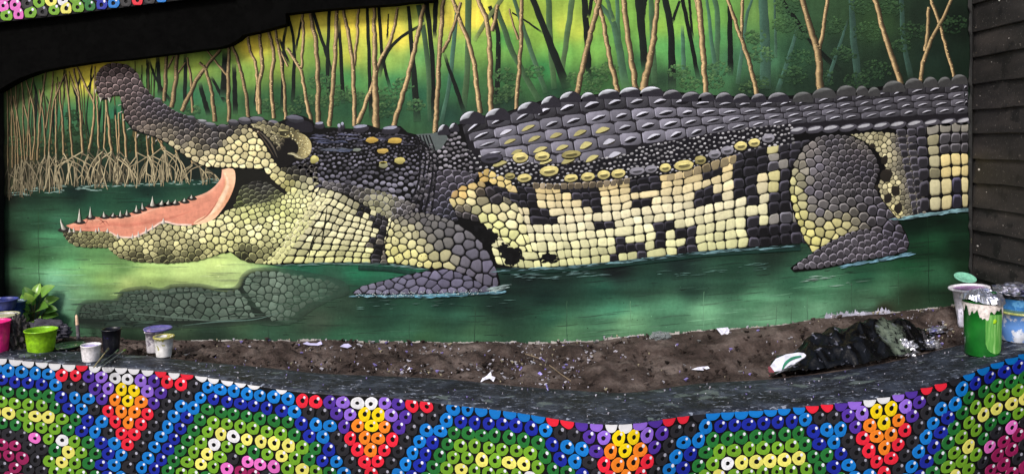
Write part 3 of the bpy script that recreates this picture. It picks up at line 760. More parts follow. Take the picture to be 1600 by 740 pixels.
# ---- mouth lining and tongue
pt = Paint()
pt.poly(catmull([(366, 265), (390, 265), (411, 267), (428, 284), (447, 298), (446, 310), (410, 330), (372, 338), (345, 340), (356, 318), (366, 292), (366, 265)], 60)[:-1], (24, 24, 20), 0.0058)
voronoi_scales(pt, [(378, 292), (400, 282), (420, 286), (444, 304), (432, 316), (396, 322), (362, 332)], lambda x, y: 6.6, [(400, 285, (52, 50, 50)), (420, 295, (70, 70, 66)), (390, 305, (92, 96, 70)), (430, 306, (112, 116, 78)), (372, 322, (96, 104, 60))], 0.0060, stretch=(1.5, -0.1), lo=0.4)
pt.build('mouth_lining', CR)
TONG = [(104, 352), (123, 346), (143, 339), (162, 339), (182, 337), (201, 334), (227, 324), (247, 319), (276, 317), (302, 308), (324, 301), (349, 288), (349, 276), (347, 265), (357, 263), (367, 266), (368, 285), (362, 304), (352, 322), (337, 341), (318, 349), (296, 352), (276, 351), (256, 347), (240, 356), (222, 366), (206, 371), (186, 370), (172, 362), (150, 361), (118, 360)]
pt = Paint(); pt.poly(TONG, (226, 140, 112), 0.0060)
def soft(pts, cols, off): pt.poly(pts, cols, off)
pt.strip(catmull([(110, 354), (140, 347), (175, 345), (215, 340), (250, 328), (290, 319), (330, 305), (352, 284), (356, 266)], 40), np.linspace(5, 17, 40), [(-1, (240, 176, 146)), (-0.3, (228, 146, 116)), (1, (226, 140, 112))], 0.0061)
pt.strip(catmull([(130, 356), (160, 354), (175, 350), (200, 352), (240, 346), (270, 340), (300, 330)], 24), np.sin(np.linspace(0.2, 3.0, 24)) * 9 + 1, [(-1, (226, 140, 112)), (0, (212, 122, 98)), (1, (228, 146, 118))], 0.0062)
FLAP = catmull([(348, 265), (358, 263), (367, 266), (368, 285), (361, 306), (350, 324), (336, 341), (318, 349), (303, 350), (310, 342), (326, 334), (338, 318), (348, 298), (352, 284), (348, 265)], 60)[:-1]
fc = [np.array((250, 198, 156)) if p[0] < 345 or p[1] < 285 else np.array((232, 160, 116)) for p in FLAP]
pt.poly(FLAP, np.array(fc), 0.0063)
pt.strip(catmull([(352, 270), (357, 286), (350, 306), (338, 326), (320, 342)], 20), np.sin(np.linspace(0.3, 2.9, 20)) * 8, [(-1, (252, 206, 164)), (0, (255, 214, 178)), (1, (246, 190, 146))], 0.0064)
for p in ([(147, 346), (140, 341), (134, 352)], [(172, 352), (165, 345), (156, 350)], [(150, 338), (160, 344), (166, 352)], [(303, 350), (325, 336), (342, 312)]):
    pt.strip(catmull(p, 10), np.sin(np.linspace(0.1, 3.0, 10)) * 2.2, [(-1, (178, 92, 76)), (1, (214, 130, 104))], 0.0065)
pt.strip(catmull([(172, 362), (186, 369), (206, 370), (222, 365), (240, 355), (256, 346), (276, 350), (300, 351)], 30), np.full(30, 3.0), [(-1, (240, 196, 176)), (1, (248, 214, 196))], 0.0065)
pt.build('tongue', CR)

# ---- lower jaw
JAW = [(97, 357), (104, 360), (117, 362), (145, 363), (169, 361), (178, 367), (186, 371), (206, 373), (222, 368), (240, 358), (256, 349), (276, 353), (305, 353), (337, 343), (356, 328), (390, 322), (430, 314), (452, 300), (478, 306), (500, 292), (488, 316), (470, 340), (446, 372), (420, 400), (412, 411), (400, 411), (386, 408), (376, 404), (368, 396), (358, 391), (341, 397), (308, 407), (260, 411), (211, 408), (188, 402), (175, 392), (169, 386), (140, 386), (120, 384), (108, 377), (101, 368)]
pt = Paint(); pt.poly(JAW, (9, 10, 8), 0.0064)
JAWC = [(105, 368, (104, 100, 74)), (130, 368, (160, 156, 106)), (150, 380, (132, 130, 84)), (165, 374, (140, 136, 92)), (185, 380, (189, 184, 125)), (200, 376, (200, 193, 134)), (215, 400, (96, 94, 62)), (230, 385, (216, 209, 145)), (250, 360, (191, 184, 134)), (260, 403, (88, 88, 58)), (280, 380, (223, 216, 150)), (310, 365, (234, 227, 166)), (300, 400, (104, 104, 66)), (330, 385, (200, 198, 127)), (350, 355, (243, 237, 170)), (360, 380, (225, 223, 145)), (390, 335, (212, 216, 136)), (380, 400, (64, 66, 42)), (400, 360, (248, 243, 175)), (410, 400, (150, 150, 98)), (420, 320, (160, 166, 104)), (430, 350, (241, 241, 168)), (440, 330, (212, 218, 134)), (460, 315, (232, 234, 159)), (480, 308, (246, 241, 170)), (490, 298, (216, 209, 166))]
def jsp(x, y):
    if x < 175: return 6.2
    if x > 365 and y < 330: return 6.8
    if x > 440: return 9
    return 9.2 if x < 300 else 10.2
voronoi_scales(pt, JAW, jsp, JAWC, 0.0068, stretch=(1.0, 0), inset=0.865, lo=0.44, hi=1.26, jit=0.13)
for _ in range(330):
    x, y = random.uniform(185, 450), random.uniform(345, 402)
    if in_poly(x, y, JAW): blob(pt, x, y, 0.8, 0.8, 0, (78, 74, 44), 0.0072, 5)
pt.build('lower_jaw', CR)

# ---- teeth
def tooth(x, y, tx, ty, w, col=(226, 222, 206), gum=None, off=0.0074):
    pt = Paint()
    if gum is not None:
        pt.poly(catmull([(x - w * 1.5, y + 2), (x - w * 0.6, y - 3), (x + w * 0.7, y - 3), (x + w * 1.7, y + 2), (x, y + 4), (x - w * 1.5, y + 2)], 16)[:-1], gum, off - 0.0002)
    c = np.array(col, float)
    pt.poly([(x - w / 2, y), (tx - w * 0.08, ty + (y - ty) * 0.3), (tx, ty), (tx + w * 0.14, ty + (y - ty) * 0.3), (x + w / 2, y), (x, y + 1.2)], np.array([c * 0.9, c * 1.08, c, c * 0.62, c * 0.42, c * 0.75]), off)
    pt.build('tooth', CR)
GUM = (44, 40, 38)
for x, y, tx, ty, w in [(101, 358, 96, 341, 7), (125, 346, 125, 325, 6), (142, 339, 142, 322, 5), (164, 338, 163, 330, 5), (177, 337, 178, 332, 4), (189, 337, 189, 328, 4), (199, 335, 199, 327, 4), (214, 330, 214, 320, 5), (224, 326, 223, 316, 4), (239, 321, 239, 306, 7), (253, 319, 254, 312, 6), (263, 318, 264, 312, 5), (274, 317, 275, 311, 5), (289, 314, 289, 309, 5), (300, 309, 300, 304, 5)]:
    tooth(x, y, tx, ty, w, gum=GUM)
for x, y, tx, ty, w in [(110, 362, 110, 355, 4), (117, 362, 116, 354, 4), (127, 362, 127, 355, 4), (151, 362, 151, 356, 4), (156, 361, 155, 354, 4), (169, 362, 169, 356, 5), (186, 371, 185, 364, 6), (208, 372, 208, 364, 5), (218, 370, 217, 360, 5), (229, 364, 229, 353, 5), (239, 358, 239, 349, 4), (256, 349, 256, 340, 7)]:
    tooth(x, y, tx, ty, w, (232, 226, 212))
for x, y, tx, ty, w in [(151, 139, 150, 147, 4), (159, 152, 158, 160, 6), (172, 152, 172, 161, 6), (191, 163, 186, 166, 4), (193, 174, 187, 178, 5), (197, 186, 193, 190, 4), (206, 200, 200, 204, 5), (218, 209, 215, 216, 4), (234, 212, 232, 217, 4), (247, 218, 244, 222, 4)]:
    tooth(x, y, tx, ty, w, (214, 206, 190))

# ---- neck: small bright pebbles on near-black, growing into scales lower down
pt = Paint()
NECK = [(458, 256), (484, 246), (494, 212), (520, 206), (555, 208), (600, 208), (640, 212), (662, 218), (668, 260), (655, 300), (640, 320), (600, 340), (560, 318), (530, 300), (500, 296), (486, 272)]
k = 0
pts = scatter(NECK, lambda x, y: 5.2 + max(0, (y - 235)) * 0.075, 14000, 1)
for x, y in pts:
    s = 1.6 + max(0, y - 236) * 0.040 + random.uniform(-0.3, 0.5)
    c = np.array((96, 94, 108), float) * random.uniform(0.6, 1.3) + max(0, y - 280) * 0.7
    if y < 240: c *= 0.62 if random.random() < 0.6 else 0.95
    blob(pt, x, y, s * random.uniform(1.0, 1.5), s * 0.85, random.uniform(-0.4, 0.3), c, 0.0056, 7, 0.45)
for x0, x1, y, h, c in [(492, 560, 213, 7, (92, 94, 122)), (520, 600, 219, 6, (82, 82, 106)), (500, 545, 222, 4, (70, 76, 104)), (560, 640, 224, 5, (70, 68, 84)), (510, 560, 236, 3, (78, 88, 118)), (590, 640, 214, 4, (60, 58, 70)), (500, 540, 234, 4, (88, 94, 110))]:
    for _ in range(12):
        xx = random.uniform(x0, x1); L = random.uniform(8, 26); yy = y + random.uniform(-h, h) * 0.5
        pt.strip(catmull([(xx - L / 2, yy), (xx, yy - random.uniform(0, 2)), (xx + L / 2, yy + 1)], 6), np.array([0.2, 1.2, 2, 2, 1.2, 0.2]) * random.uniform(0.6, 1.2), [(-1, np.array(c) * random.uniform(0.8, 1.4)), (1, np.array(c) * 0.6)], 0.0058 + random.random() * 2e-4)
for x, y, rx, ry, c in [(581, 219, 10, 4.5, (186, 150, 62)), (617, 220, 11, 4.5, (190, 156, 64)), (598, 236, 9, 4, (186, 154, 72)), (625, 251, 9, 5, (178, 166, 92)), (599, 258, 7, 4.5, (140, 140, 104)), (558, 234, 7, 2.6, (120, 128, 118)), (599, 254, 6, 2, (190, 172, 80))]:
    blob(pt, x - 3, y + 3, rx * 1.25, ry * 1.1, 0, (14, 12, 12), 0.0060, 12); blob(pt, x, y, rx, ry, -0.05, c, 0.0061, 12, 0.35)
for x, y, rx, ry in [(500, 194, 8, 5), (564, 199, 13, 6), (611, 201, 15, 6), (531, 198, 3, 7), (536, 195, 3, 6)]:
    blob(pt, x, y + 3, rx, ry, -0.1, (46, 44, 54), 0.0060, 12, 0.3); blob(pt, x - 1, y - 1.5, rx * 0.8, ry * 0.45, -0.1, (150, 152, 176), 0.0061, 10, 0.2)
# collar folds between neck and shoulder
COLL = Loft([(650, 210), (672, 214)], [(640, 345), (706, 345)], 40)
for i in range(5):
    p = catmull([(651 + i * 5, 211), (657 + i * 6.5 + random.uniform(-2, 2), 245), (655 + i * 6 + random.uniform(-3, 3), 285), (634 + i * 10, 332)], 24)
    pt.strip(p, np.linspace(2.2, 4.0, 24), [(-1, (14, 14, 18)), (1, (24, 23, 29))], 0.0062)
    for j in range(16):
        q = p[int(3 + j * 1.3)]
        if i < 4 and random.random() < 0.85: blob(pt, q[0] + 3.6 + j * 0.10 + random.uniform(-0.9, 0.9), q[1] + random.uniform(-2.2, 2.2), (1.8 + j * 0.12) * random.uniform(0.6, 1.2), (2.0 + j * 0.13) * random.uniform(0.6, 1.2), random.uniform(-0.8, 0.2), np.array((92, 89, 97)) * random.uniform(0.5, 1.25), 0.0063, 7, 0.4)
pt.poly([(650, 210), (678, 208), (694, 204), (700, 216), (690, 232), (676, 238), (668, 226)], (88, 98, 98), 0.0059)
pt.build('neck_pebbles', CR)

# ---- dark shoulder between collar and belly
pt = Paint()
SHO = [(664, 236), (690, 222), (712, 206), (735, 240), (752, 262), (738, 285), (712, 300), (706, 325), (716, 345), (690, 342), (664, 332), (668, 300), (676, 262)]
pt.poly(SHO + [], (14, 13, 17), 0.0054)
for x, y in scatter([p for p in SHO if p[1] < 290] + [(672, 285)], lambda x, y: 7.4, 6000, 1):
    if y > 284: continue
    s = random.uniform(2.0, 3.3)
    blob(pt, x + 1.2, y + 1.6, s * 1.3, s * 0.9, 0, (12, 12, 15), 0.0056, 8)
    blob(pt, x, y, s * 1.2, s * 0.8, random.uniform(-0.3, 0.2), np.array((128, 124, 134)) * random.uniform(0.65, 1.15), 0.0058, 8, 0.5)
voronoi_scales(pt, [(666, 272), (700, 265), (728, 268), (746, 274), (738, 286), (712, 298), (704, 318), (716, 345), (690, 340), (660, 334)], lambda x, y: 9.6, [(690, 280, (84, 80, 92)), (720, 275, (86, 82, 94)), (680, 320, (72, 70, 84)), (700, 335, (66, 66, 78))], 0.0060, stretch=(1.2, -0.3), lo=0.5, hi=1.3)
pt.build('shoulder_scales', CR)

# ---- throat and cream side of the neck
pt = Paint()
pt.poly([(500, 291), (540, 296), (580, 318), (612, 336), (604, 366), (600, 412), (540, 410), (470, 411), (432, 414), (412, 411), (446, 372), (478, 328)], (14, 14, 11), 0.0066)
def thr(x, y):
    dark = in_rects(x, y, [(578, 336, 606, 412), (560, 318, 576, 334), (586, 318, 606, 340)])
    if dark and random.random() < 0.82: return np.array(random.choice(((50, 48, 54), (70, 68, 74), (30, 30, 34), (120, 114, 104))), float)
    b = np.array((240, 234, 182), float)
    g = np.clip((y - 370) / 40, 0, 1)
    b = b * (1 - g) + np.array((220, 222, 142), float) * g
    if y < 312 + max(0, x - 520) * 0.30: b = b * 0.55 + np.array((122, 118, 108)) * 0.45 if random.random() < 0.6 else b * 0.8
    return b * random.uniform(0.84, 1.02)
us = np.linspace(0, 1, 13) ** 0.9
grid_scales(pt, Loft([(502, 293), (530, 300), (560, 316), (590, 330), (616, 342)], [(416, 410), (470, 411), (520, 410), (560, 410), (606, 412)]), us, np.linspace(0, 1, 11), thr, 0.0069, jit=0.13, brick=0.12, inset=0.845, merge=0.0, lo=0.72, hi=1.12)
# fine folds next to the jaw
voronoi_scales(pt, [(500, 300), (516, 306), (490, 344), (462, 380), (438, 412), (412, 411), (446, 374), (478, 330)], lambda x, y: 7.0, [(490, 310, (226, 220, 166)), (440, 400, (214, 214, 144)), (460, 360, (208, 208, 142))], 0.0072, stretch=(1.3, -0.9), inset=0.82, lo=0.55)
for p in ([(497, 356), (488, 378), (482, 404)], [(512, 320), (508, 350), (502, 384)]):
    pt.strip(catmull(p, 10), np.sin(np.linspace(0.1, 3, 10)) * 2.6, [(-1, (20, 20, 16)), (1, (40, 40, 30))], 0.0074)
for _ in range(160):
    x, y = random.uniform(480, 580), random.uniform(325, 405)
    blob(pt, x, y, 0.7, 0.7, 0, (104, 98, 56), 0.0074, 5)
voronoi_scales(pt, [(540, 288), (600, 300), (650, 320), (640, 340), (612, 344), (580, 326), (545, 304), (505, 292), (500, 282)], lambda x, y: 8.6, [(520, 290, (112, 108, 110)), (560, 300, (108, 104, 100)), (600, 318, (150, 148, 120)), (585, 330, (176, 174, 128)), (630, 330, (104, 100, 104)), (545, 296, (60, 58, 64))], 0.0071, lo=0.45, hi=1.25, jit=0.2)
pt.build('throat_scales', CR)

# ---- flank: big cream squares with black patches
pt = Paint()
BLK = [(754, 282, 796, 320), (711, 337, 741, 362), (803, 288, 834, 320), (832, 322, 865, 345), (881, 287, 904, 304), (901, 287, 941, 327), (926, 340, 952, 360), (986, 270, 1033, 296), (991, 314, 1025, 329), (1029, 350, 1085, 366), (1029, 350, 1046, 384), (1064, 350, 1085, 397), (956, 374, 1012, 392), (956, 374, 972, 408), (999, 380, 1012, 405), (1087, 296, 1129, 317), (1102, 250, 1134, 280), (1144, 255, 1181, 314), (1150, 232, 1200, 256), (1181, 255, 1202, 276), (1170, 345, 1206, 388), (1210, 228, 1233, 256), (1208, 286, 1236, 330), (1204, 345, 1266, 388), (1210, 262, 1236, 284), (1232, 216, 1270, 300)]
def belly(x, y):
    if in_rects(x, y, BLK): return np.array((58, 56, 66), float) * random.uniform(0.6, 1.1)
    if x > 1206: return np.array(random.choice(((150, 146, 140), (96, 94, 104), (212, 204, 140))), float)
    yt = float(np.interp(x, (742, 900, 1000, 1100, 1236), (296, 296, 282, 264, 232))); yb = float(np.interp(x, (742, 900, 1236), (418, 414, 382)))
    t = np.clip((y - yt) / (yb - yt), 0, 1) ** 0.85
    top, mid, lowc = np.array((224, 198, 136.)), np.array((240, 231, 190.)), np.array((218, 220, 154.))
    c = top * (1 - t * 2) + mid * t * 2 if t < 0.5 else mid * (2 - 2 * t) + lowc * (2 * t - 1)
    return c * random.uniform(0.93, 1.03)
us = [0.0]
while us[-1] < 1: us.append(us[-1] + 0.0245 + 0.011 * us[-1] + random.uniform(-0.004, 0.004))
us[-1] = 1.0
grid_scales(pt, Loft([(742, 292), (775, 290), (800, 290), (850, 293), (900, 291), (960, 286), (1010, 276), (1060, 270), (1100, 258), (1150, 240), (1200, 228), (1236, 222), (1266, 218)], [(775, 412), (800, 416), (835, 420), (880, 416), (920, 413), (970, 408), (1020, 402), (1060, 398), (1100, 392), (1150, 388), (1200, 384), (1236, 381), (1266, 379)]), us, [0, 0.08, 0.165, 0.26, 0.36, 0.465, 0.57, 0.68, 0.79, 0.895, 1.0], belly, 0.0062, jit=0.13, brick=0.08, inset=0.915, lo=0.70, hi=1.10, merge=0.04, wave=0.05)
# the left end of the flank, where the rows turn down towards the elbow
TURN = [(702, 312), (708, 300), (722, 291), (752, 283), (776, 300), (806, 318), (822, 352), (832, 394), (806, 392), (776, 366), (748, 346), (716, 338)]
pt.poly(TURN, (12, 12, 11), 0.0063)
voronoi_scales(pt, TURN, lambda x, y: 13.0 if x > 730 else 10.5, [(706, 304, (214, 176, 112)), (722, 297, (226, 186, 106)), (742, 290, (228, 196, 122)), (712, 318, (206, 190, 128)), (735, 312, (236, 224, 164)), (760, 300, (60, 56, 62)), (780, 308, (58, 55, 62)), (768, 322, (236, 226, 166)), (722, 334, (84, 80, 84)), (738, 340, (70, 66, 70)), (752, 336, (214, 214, 142)), (790, 332, (238, 228, 172)), (775, 350, (222, 222, 146)), (805, 350, (238, 230, 174)), (800, 372, (222, 224, 148)), (820, 380, (228, 226, 158))], 0.0065, stretch=(1.22, 0.55), inset=0.86, lo=0.62, hi=1.10, jit=0.05, power=5)
voronoi_scales(pt, [(748, 270), (762, 264), (780, 274), (800, 284), (798, 296), (778, 290), (762, 284), (750, 284)], lambda x, y: 12, [(750, 275, (222, 178, 96)), (770, 275, (224, 198, 120)), (795, 290, (222, 200, 128))], 0.0067, inset=0.86, lo=0.6)
for x, y, rx, ry in [(762, 369, 20, 13), (800, 399, 20, 17), (858, 404, 15, 9), (748, 356, 8, 7), (786, 388, 10, 10)]:
    for _ in range(34):
        t, q = random.random() * 6.283, random.random()
        blob(pt, x + math.cos(t) * q * 0.85 * rx, y + math.sin(t) * q * 0.85 * ry, rx * random.uniform(0.16, 0.5) * (1.15 - q * 0.6), ry * random.uniform(0.2, 0.5) * (1.15 - q * 0.6), random.uniform(-0.6, 0.6), np.array((13, 13, 15)) * random.uniform(0.7, 1.6), 0.0068 + random.random() * 1e-4, 9, 0, 0.2)
pt.build('belly_scales', CR)

# ---- band of beads and ovals between back and flank
pt = Paint()
BAND = [(725, 232), (760, 246), (800, 252), (850, 256), (900, 252), (950, 246), (985, 240), (1000, 230), (1060, 219), (1110, 210), (1180, 199), (1236, 195), (1240, 224), (1180, 232), (1110, 252), (1060, 268), (1000, 276), (950, 284), (900, 288), (850, 290), (800, 288), (760, 276)]
pt.poly(BAND, (22, 21, 27), 0.0064)
for x, y in scatter(BAND, lambda x, y: 6.6, 9000, 1):
    s = random.uniform(1.3, 2.3)
    blob(pt, x, y, s * 1.35, s * 0.85, random.uniform(-0.4, 0.1), np.array((166, 164, 170)) * random.uniform(0.6, 1.15), 0.0066, 7, 0.4)
grid_scales(pt, Loft([(832, 284), (880, 286), (940, 282), (985, 276)], [(832, 296), (880, 297), (940, 293), (985, 288)]), np.linspace(0, 1, 15), [0, 1], lambda x, y: np.array((168, 150, 122.)) * random.uniform(0.7, 1.2), 0.0067, jit=0.15, inset=0.85)
grid_scales(pt, Loft([(1040, 272), (1080, 262), (1130, 246), (1150, 240)], [(1040, 284), (1080, 276), (1130, 262), (1150, 256)]), np.linspace(0, 1, 9), [0, 1], lambda x, y: np.array((186, 166, 124.)) * random.uniform(0.7, 1.1), 0.0067, jit=0.15, inset=0.85)
OV = [(813, 246, 12, 8, 1), (847, 244, 12, 7, 1), (892, 241, 15, 6, 2), (858, 267, 15, 8, 1), (819, 278, 11, 6.5, 1), (797, 275, 8, 5, 2), (892, 278, 11, 6, 1), (918, 276, 11, 6.5, 1), (943, 273, 10, 7, 1), (966, 271, 11, 7, 1), (995, 267, 12, 6, 0), (1017, 264, 10, 6, 0), (1039, 262, 9, 6.5, 1), (1068, 258, 15, 8, 1), (1094, 250, 9, 7, 2), (1116, 241, 10, 7, 0), (1136, 235, 10, 7, 0), (1157, 228, 10, 7, 1), (1178, 223, 9, 6.5, 1), (1200, 216, 10, 7, 0), (768, 247, 17, 8, 3)]
for x, y, rx, ry, t in OV:
    c = np.array(((128, 126, 138), (204, 190, 116), (150, 140, 84), (58, 56, 68))[t], float)
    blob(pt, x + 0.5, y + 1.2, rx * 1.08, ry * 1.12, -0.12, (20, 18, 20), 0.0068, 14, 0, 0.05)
    blob(pt, x, y, rx, ry, -0.12, c, 0.0069, 14, 0.35, 0.05)
    blob(pt, x + rx * 0.06, y + ry * 0.16, rx * 0.62, ry * 0.36, -0.12, c * 0.55, 0.0070, 12, 0.5, 0.06)
    blob(pt, x - rx * 0.05, y - ry * 0.22, rx * 0.55, ry * 0.16, -0.14, np.minimum(c * 1.22, 255), 0.0071, 10, 0, 0.06)
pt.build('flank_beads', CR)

# ---- back: rows of keeled scutes
pt = Paint()
TOPC = [(722, 196), (742, 182), (775, 180), (800, 174), (850, 160), (900, 152), (960, 147), (1000, 145), (1060, 147), (1100, 152), (1180, 156), (1240, 154), (1290, 149), (1330, 147), (1400, 138), (1512, 128)]
BOTC = [(735, 262), (757, 262), (785, 262), (810, 260), (850, 259), (900, 258), (950, 250), (1000, 244), (1060, 234), (1100, 224), (1180, 209), (1240, 203), (1290, 199), (1330, 196), (1400, 192), (1512, 188)]
LB = Loft(TOPC, BOTC, 400)
pt.poly(np.vstack([LB.t[::4], LB.b[::-4]]), (28, 26, 32), 0.0058)
us = [0.0]
while us[-1] < 1.0:
    us.append(us[-1] + (0.052 - 0.017 * us[-1] ** 0.7) * random.uniform(0.92, 1.08))
us[-1] = 1.0
rows = [0.02, 0.24, 0.43, 0.62, 0.82, 1.03]
for j in range(5):
    for i in range(len(us) - 1):
        sh = (0.0, 0.18, 0.32, 0.5, 0.66)[j] * (us[i + 1] - us[i])
        u0, u1 = us[i] + sh, min(us[i + 1] + sh, 1.0)
        if u1 - u0 < 0.006: continue
        v0, v1 = rows[j], rows[j + 1]
        jw = lambda: random.uniform(-0.012, 0.012)
        q = np.array([LB.at(u0, v0 + jw()), LB.at(u1, v0 + jw()), LB.at(u1, v1 + jw()), LB.at(u0, v1 + jw())])
        c = q.mean(0)
        if j == 4 and c[0] > 985: continue
        if j == 3 and 1100 < c[0] < 1240 and random.random() < 0.3: pass
        w = np.hypot(*(q[1] - q[0])); h = np.hypot(*(q[3] - q[0]))
        ang = math.atan2(*(q[1] - q[0])[::-1])
        lum = 1.0 - 0.30 * max(0, min(1, (c[0] - 1040) / 300))
        base = np.array(LAV, float) * lum * random.uniform(0.80, 1.06) * (0.66 if j == 0 else 1.0)
        if c[0] < 760: base *= 0.7
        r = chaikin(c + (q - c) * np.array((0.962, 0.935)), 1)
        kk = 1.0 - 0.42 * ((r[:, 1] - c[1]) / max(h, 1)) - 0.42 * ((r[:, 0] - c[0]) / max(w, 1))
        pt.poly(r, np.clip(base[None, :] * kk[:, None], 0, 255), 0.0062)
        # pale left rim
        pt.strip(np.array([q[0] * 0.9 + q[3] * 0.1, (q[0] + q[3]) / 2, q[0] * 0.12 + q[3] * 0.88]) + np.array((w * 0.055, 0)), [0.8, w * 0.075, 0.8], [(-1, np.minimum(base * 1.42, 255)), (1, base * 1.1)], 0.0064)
        ye = (j in (1, 2, 3, 4)) and c[0] < 965 and not (j == 1 and c[0] > 860) and c[0] > 775
        kc = np.array((198, 188, 118), float) if ye and random.random() < 0.85 else np.array((214, 214, 232), float) * (0.6 + 0.4 * lum)
        kx, ky = c + np.array((random.uniform(-0.03, 0.05) * w, 0.04 * h))
        if j > 0 or True:
            rx, ry = w * random.uniform(0.29, 0.36), h * random.uniform(0.22, 0.28)
            if ye: ry *= 1.12
            lens = np.array([(-1, 0.45), (-0.55, -0.45), (0.0, -0.9), (0.55, -0.62), (1, -0.1), (0.6, 0.62), (0, 0.9), (-0.55, 0.8)])
            ca, sa = math.cos(ang - 0.12), math.sin(ang - 0.12)
            rot = lambda m: np.stack([kx + m[:, 0] * rx * ca - m[:, 1] * ry * sa, ky + m[:, 0] * rx * sa + m[:, 1] * ry * ca], 1)
            pt.poly(rot(chaikin(lens, 1)), (20, 18, 24) if not ye else (52, 47, 38), 0.0066)
            up = np.array([(-0.98, 0.30), (-0.55, -0.48), (0.0, -0.90), (0.55, -0.62), (0.9, -0.22), (0.3, -0.34), (-0.4, 0.02)]) if not ye else np.array([(-0.98, 0.4), (-0.55, -0.45), (0.0, -0.9), (0.55, -0.6), (0.92, -0.1), (0.3, 0.32), (-0.4, 0.62)])
            pt.poly(rot(chaikin(up, 1)), kc * random.uniform(0.86, 1.05), 0.0068)
# crest of knobs against the forest
x = 690.0
CREST = [(694, 203, 10, 9), (710, 198, 8, 6), (738, 186, 20, 13), (778, 180, 20, 11), (828, 170, 20, 11), (861, 160, 16, 10), (892, 152, 18, 9), (919, 151, 12, 7), (952, 147, 18, 8), (985, 144, 18, 8), (1018, 143, 19, 8), (1050, 147, 15, 7), (1080, 151, 16, 8), (1103, 151, 13, 7), (1131, 152, 14, 8), (1158, 153, 13, 7), (1185, 152, 12, 6), (1216, 152, 17, 8), (1254, 152, 16, 9), (1287, 146, 19, 9), (1322, 142, 16, 9), (1346, 142, 10, 8), (1365, 143, 10, 7), (1396, 136, 18, 10), (1427, 131, 15, 9), (1453, 129, 12, 9), (1475, 128, 11, 8), (1498, 124, 13, 8)]
for cx, cy, rx, ry in CREST:
    a = np.linspace(math.pi, 2 * math.pi, 12)
    top = np.stack([cx + np.cos(a) * rx, cy + 5 + np.sin(a) * (ry + 5) * (1 + 0.06 * np.sin(a * 3 + cx))], 1)
    pt.poly(np.vstack([top, [(cx + rx * 0.95, cy + 8), (cx - rx * 0.95, cy + 8)]]), (40, 38, 47) if cx < 1240 else (58, 58, 60), 0.0070)
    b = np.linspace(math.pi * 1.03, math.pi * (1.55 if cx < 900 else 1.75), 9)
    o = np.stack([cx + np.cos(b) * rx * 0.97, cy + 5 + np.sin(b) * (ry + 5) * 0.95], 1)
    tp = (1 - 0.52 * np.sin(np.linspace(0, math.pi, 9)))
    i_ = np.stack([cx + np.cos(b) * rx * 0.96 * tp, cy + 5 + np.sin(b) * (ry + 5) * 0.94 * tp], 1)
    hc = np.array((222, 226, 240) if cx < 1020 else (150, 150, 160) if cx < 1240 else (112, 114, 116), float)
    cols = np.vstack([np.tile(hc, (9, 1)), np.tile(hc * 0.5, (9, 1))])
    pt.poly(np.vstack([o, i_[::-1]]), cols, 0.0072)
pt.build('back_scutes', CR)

# ---- tail root and far side behind the hind leg
pt = Paint()
pt.poly([(1236, 204), (1300, 200), (1400, 192), (1512, 188), (1513, 328), (1440, 334), (1400, 343), (1380, 346), (1350, 300), (1236, 300)], (10, 9, 11), 0.0060)
for i, x in enumerate(np.arange(1246, 1512, 26)):
    y = 204 - (x - 1246) * 0.055
    blob(pt, x, y, 14, 6, -0.2, (70, 68, 78), 0.0068, 12, 0.4, 0.06); blob(pt, x - 1, y - 1.5, 10, 2.6, -0.22, (168, 168, 178), 0.0069, 10, 0.2)
voronoi_scales(pt, [(1320, 212), (1370, 206), (1420, 212), (1436, 250), (1446, 334), (1398, 342), (1380, 322), (1372, 290), (1384, 262), (1372, 238), (1350, 220)], lambda x, y: 7.6 if x > 1365 else 6.6, [(1340, 214, (176, 170, 136)), (1375, 222, (176, 168, 128)), (1385, 245, (216, 206, 160)), (1395, 290, (216, 206, 154)), (1400, 330, (206, 196, 136)), (1410, 225, (96, 92, 96)), (1412, 260, (110, 106, 96)), (1425, 290, (92, 88, 92)), (1432, 330, (120, 116, 108)), (1420, 320, (120, 116, 100)), (1435, 260, (66, 64, 72))], 0.0066, lo=0.5, hi=1.12, jit=0.14)
for x, y, rx, ry in [(1381, 250, 5, 8), (1384, 274, 9, 10), (1398, 298, 8, 9), (1386, 310, 6, 9), (1402, 325, 6, 9), (1362, 228, 5, 4), (1366, 296, 6, 9)]:
    blob(pt, x, y, rx, ry, 0.2, (38, 34, 30), 0.0070, 9, 0.1, 0.2)
def tailc(x, y):
    if 1428 < x < 1446: return np.array((66, 64, 74), float) * random.uniform(0.8, 1.1)
    if y < 214: return np.array((150, 146, 136.))
    if x < 1462: return np.array((172, 166, 130), float) * random.uniform(0.8, 1.12)
    if 238 < y < 278: return np.array((222, 202, 136), float) * random.uniform(0.92, 1.04)
    if 1484 < x < 1502 and y > 270: return np.array((58, 56, 74.))
    if y < 238: return np.array((82, 80, 86), float) * random.uniform(0.8, 1.2)
    return np.array((196, 184, 134), float) * random.uniform(0.85, 1.05)
grid_scales(pt, Loft([(1430, 196), (1512, 190)], [(1436, 332), (1512, 324)]), [0, 0.21, 0.44, 0.66, 0.86, 1.0], [0, 0.12, 0.24, 0.36, 0.5, 0.64, 0.82, 1.0], tailc, 0.0068, jit=0.1, inset=0.88, lo=0.55)
grid_scales(pt, Loft([(1398, 202), (1430, 200)], [(1426, 336), (1442, 334)]), [0, 0.5, 1.0], np.linspace(0, 1, 13), lambda x, y: np.array((74, 72, 82.)) * random.uniform(0.7, 1.2), 0.0067, jit=0.15, inset=0.86, lo=0.45)
pt.build('tail_scales', CR)

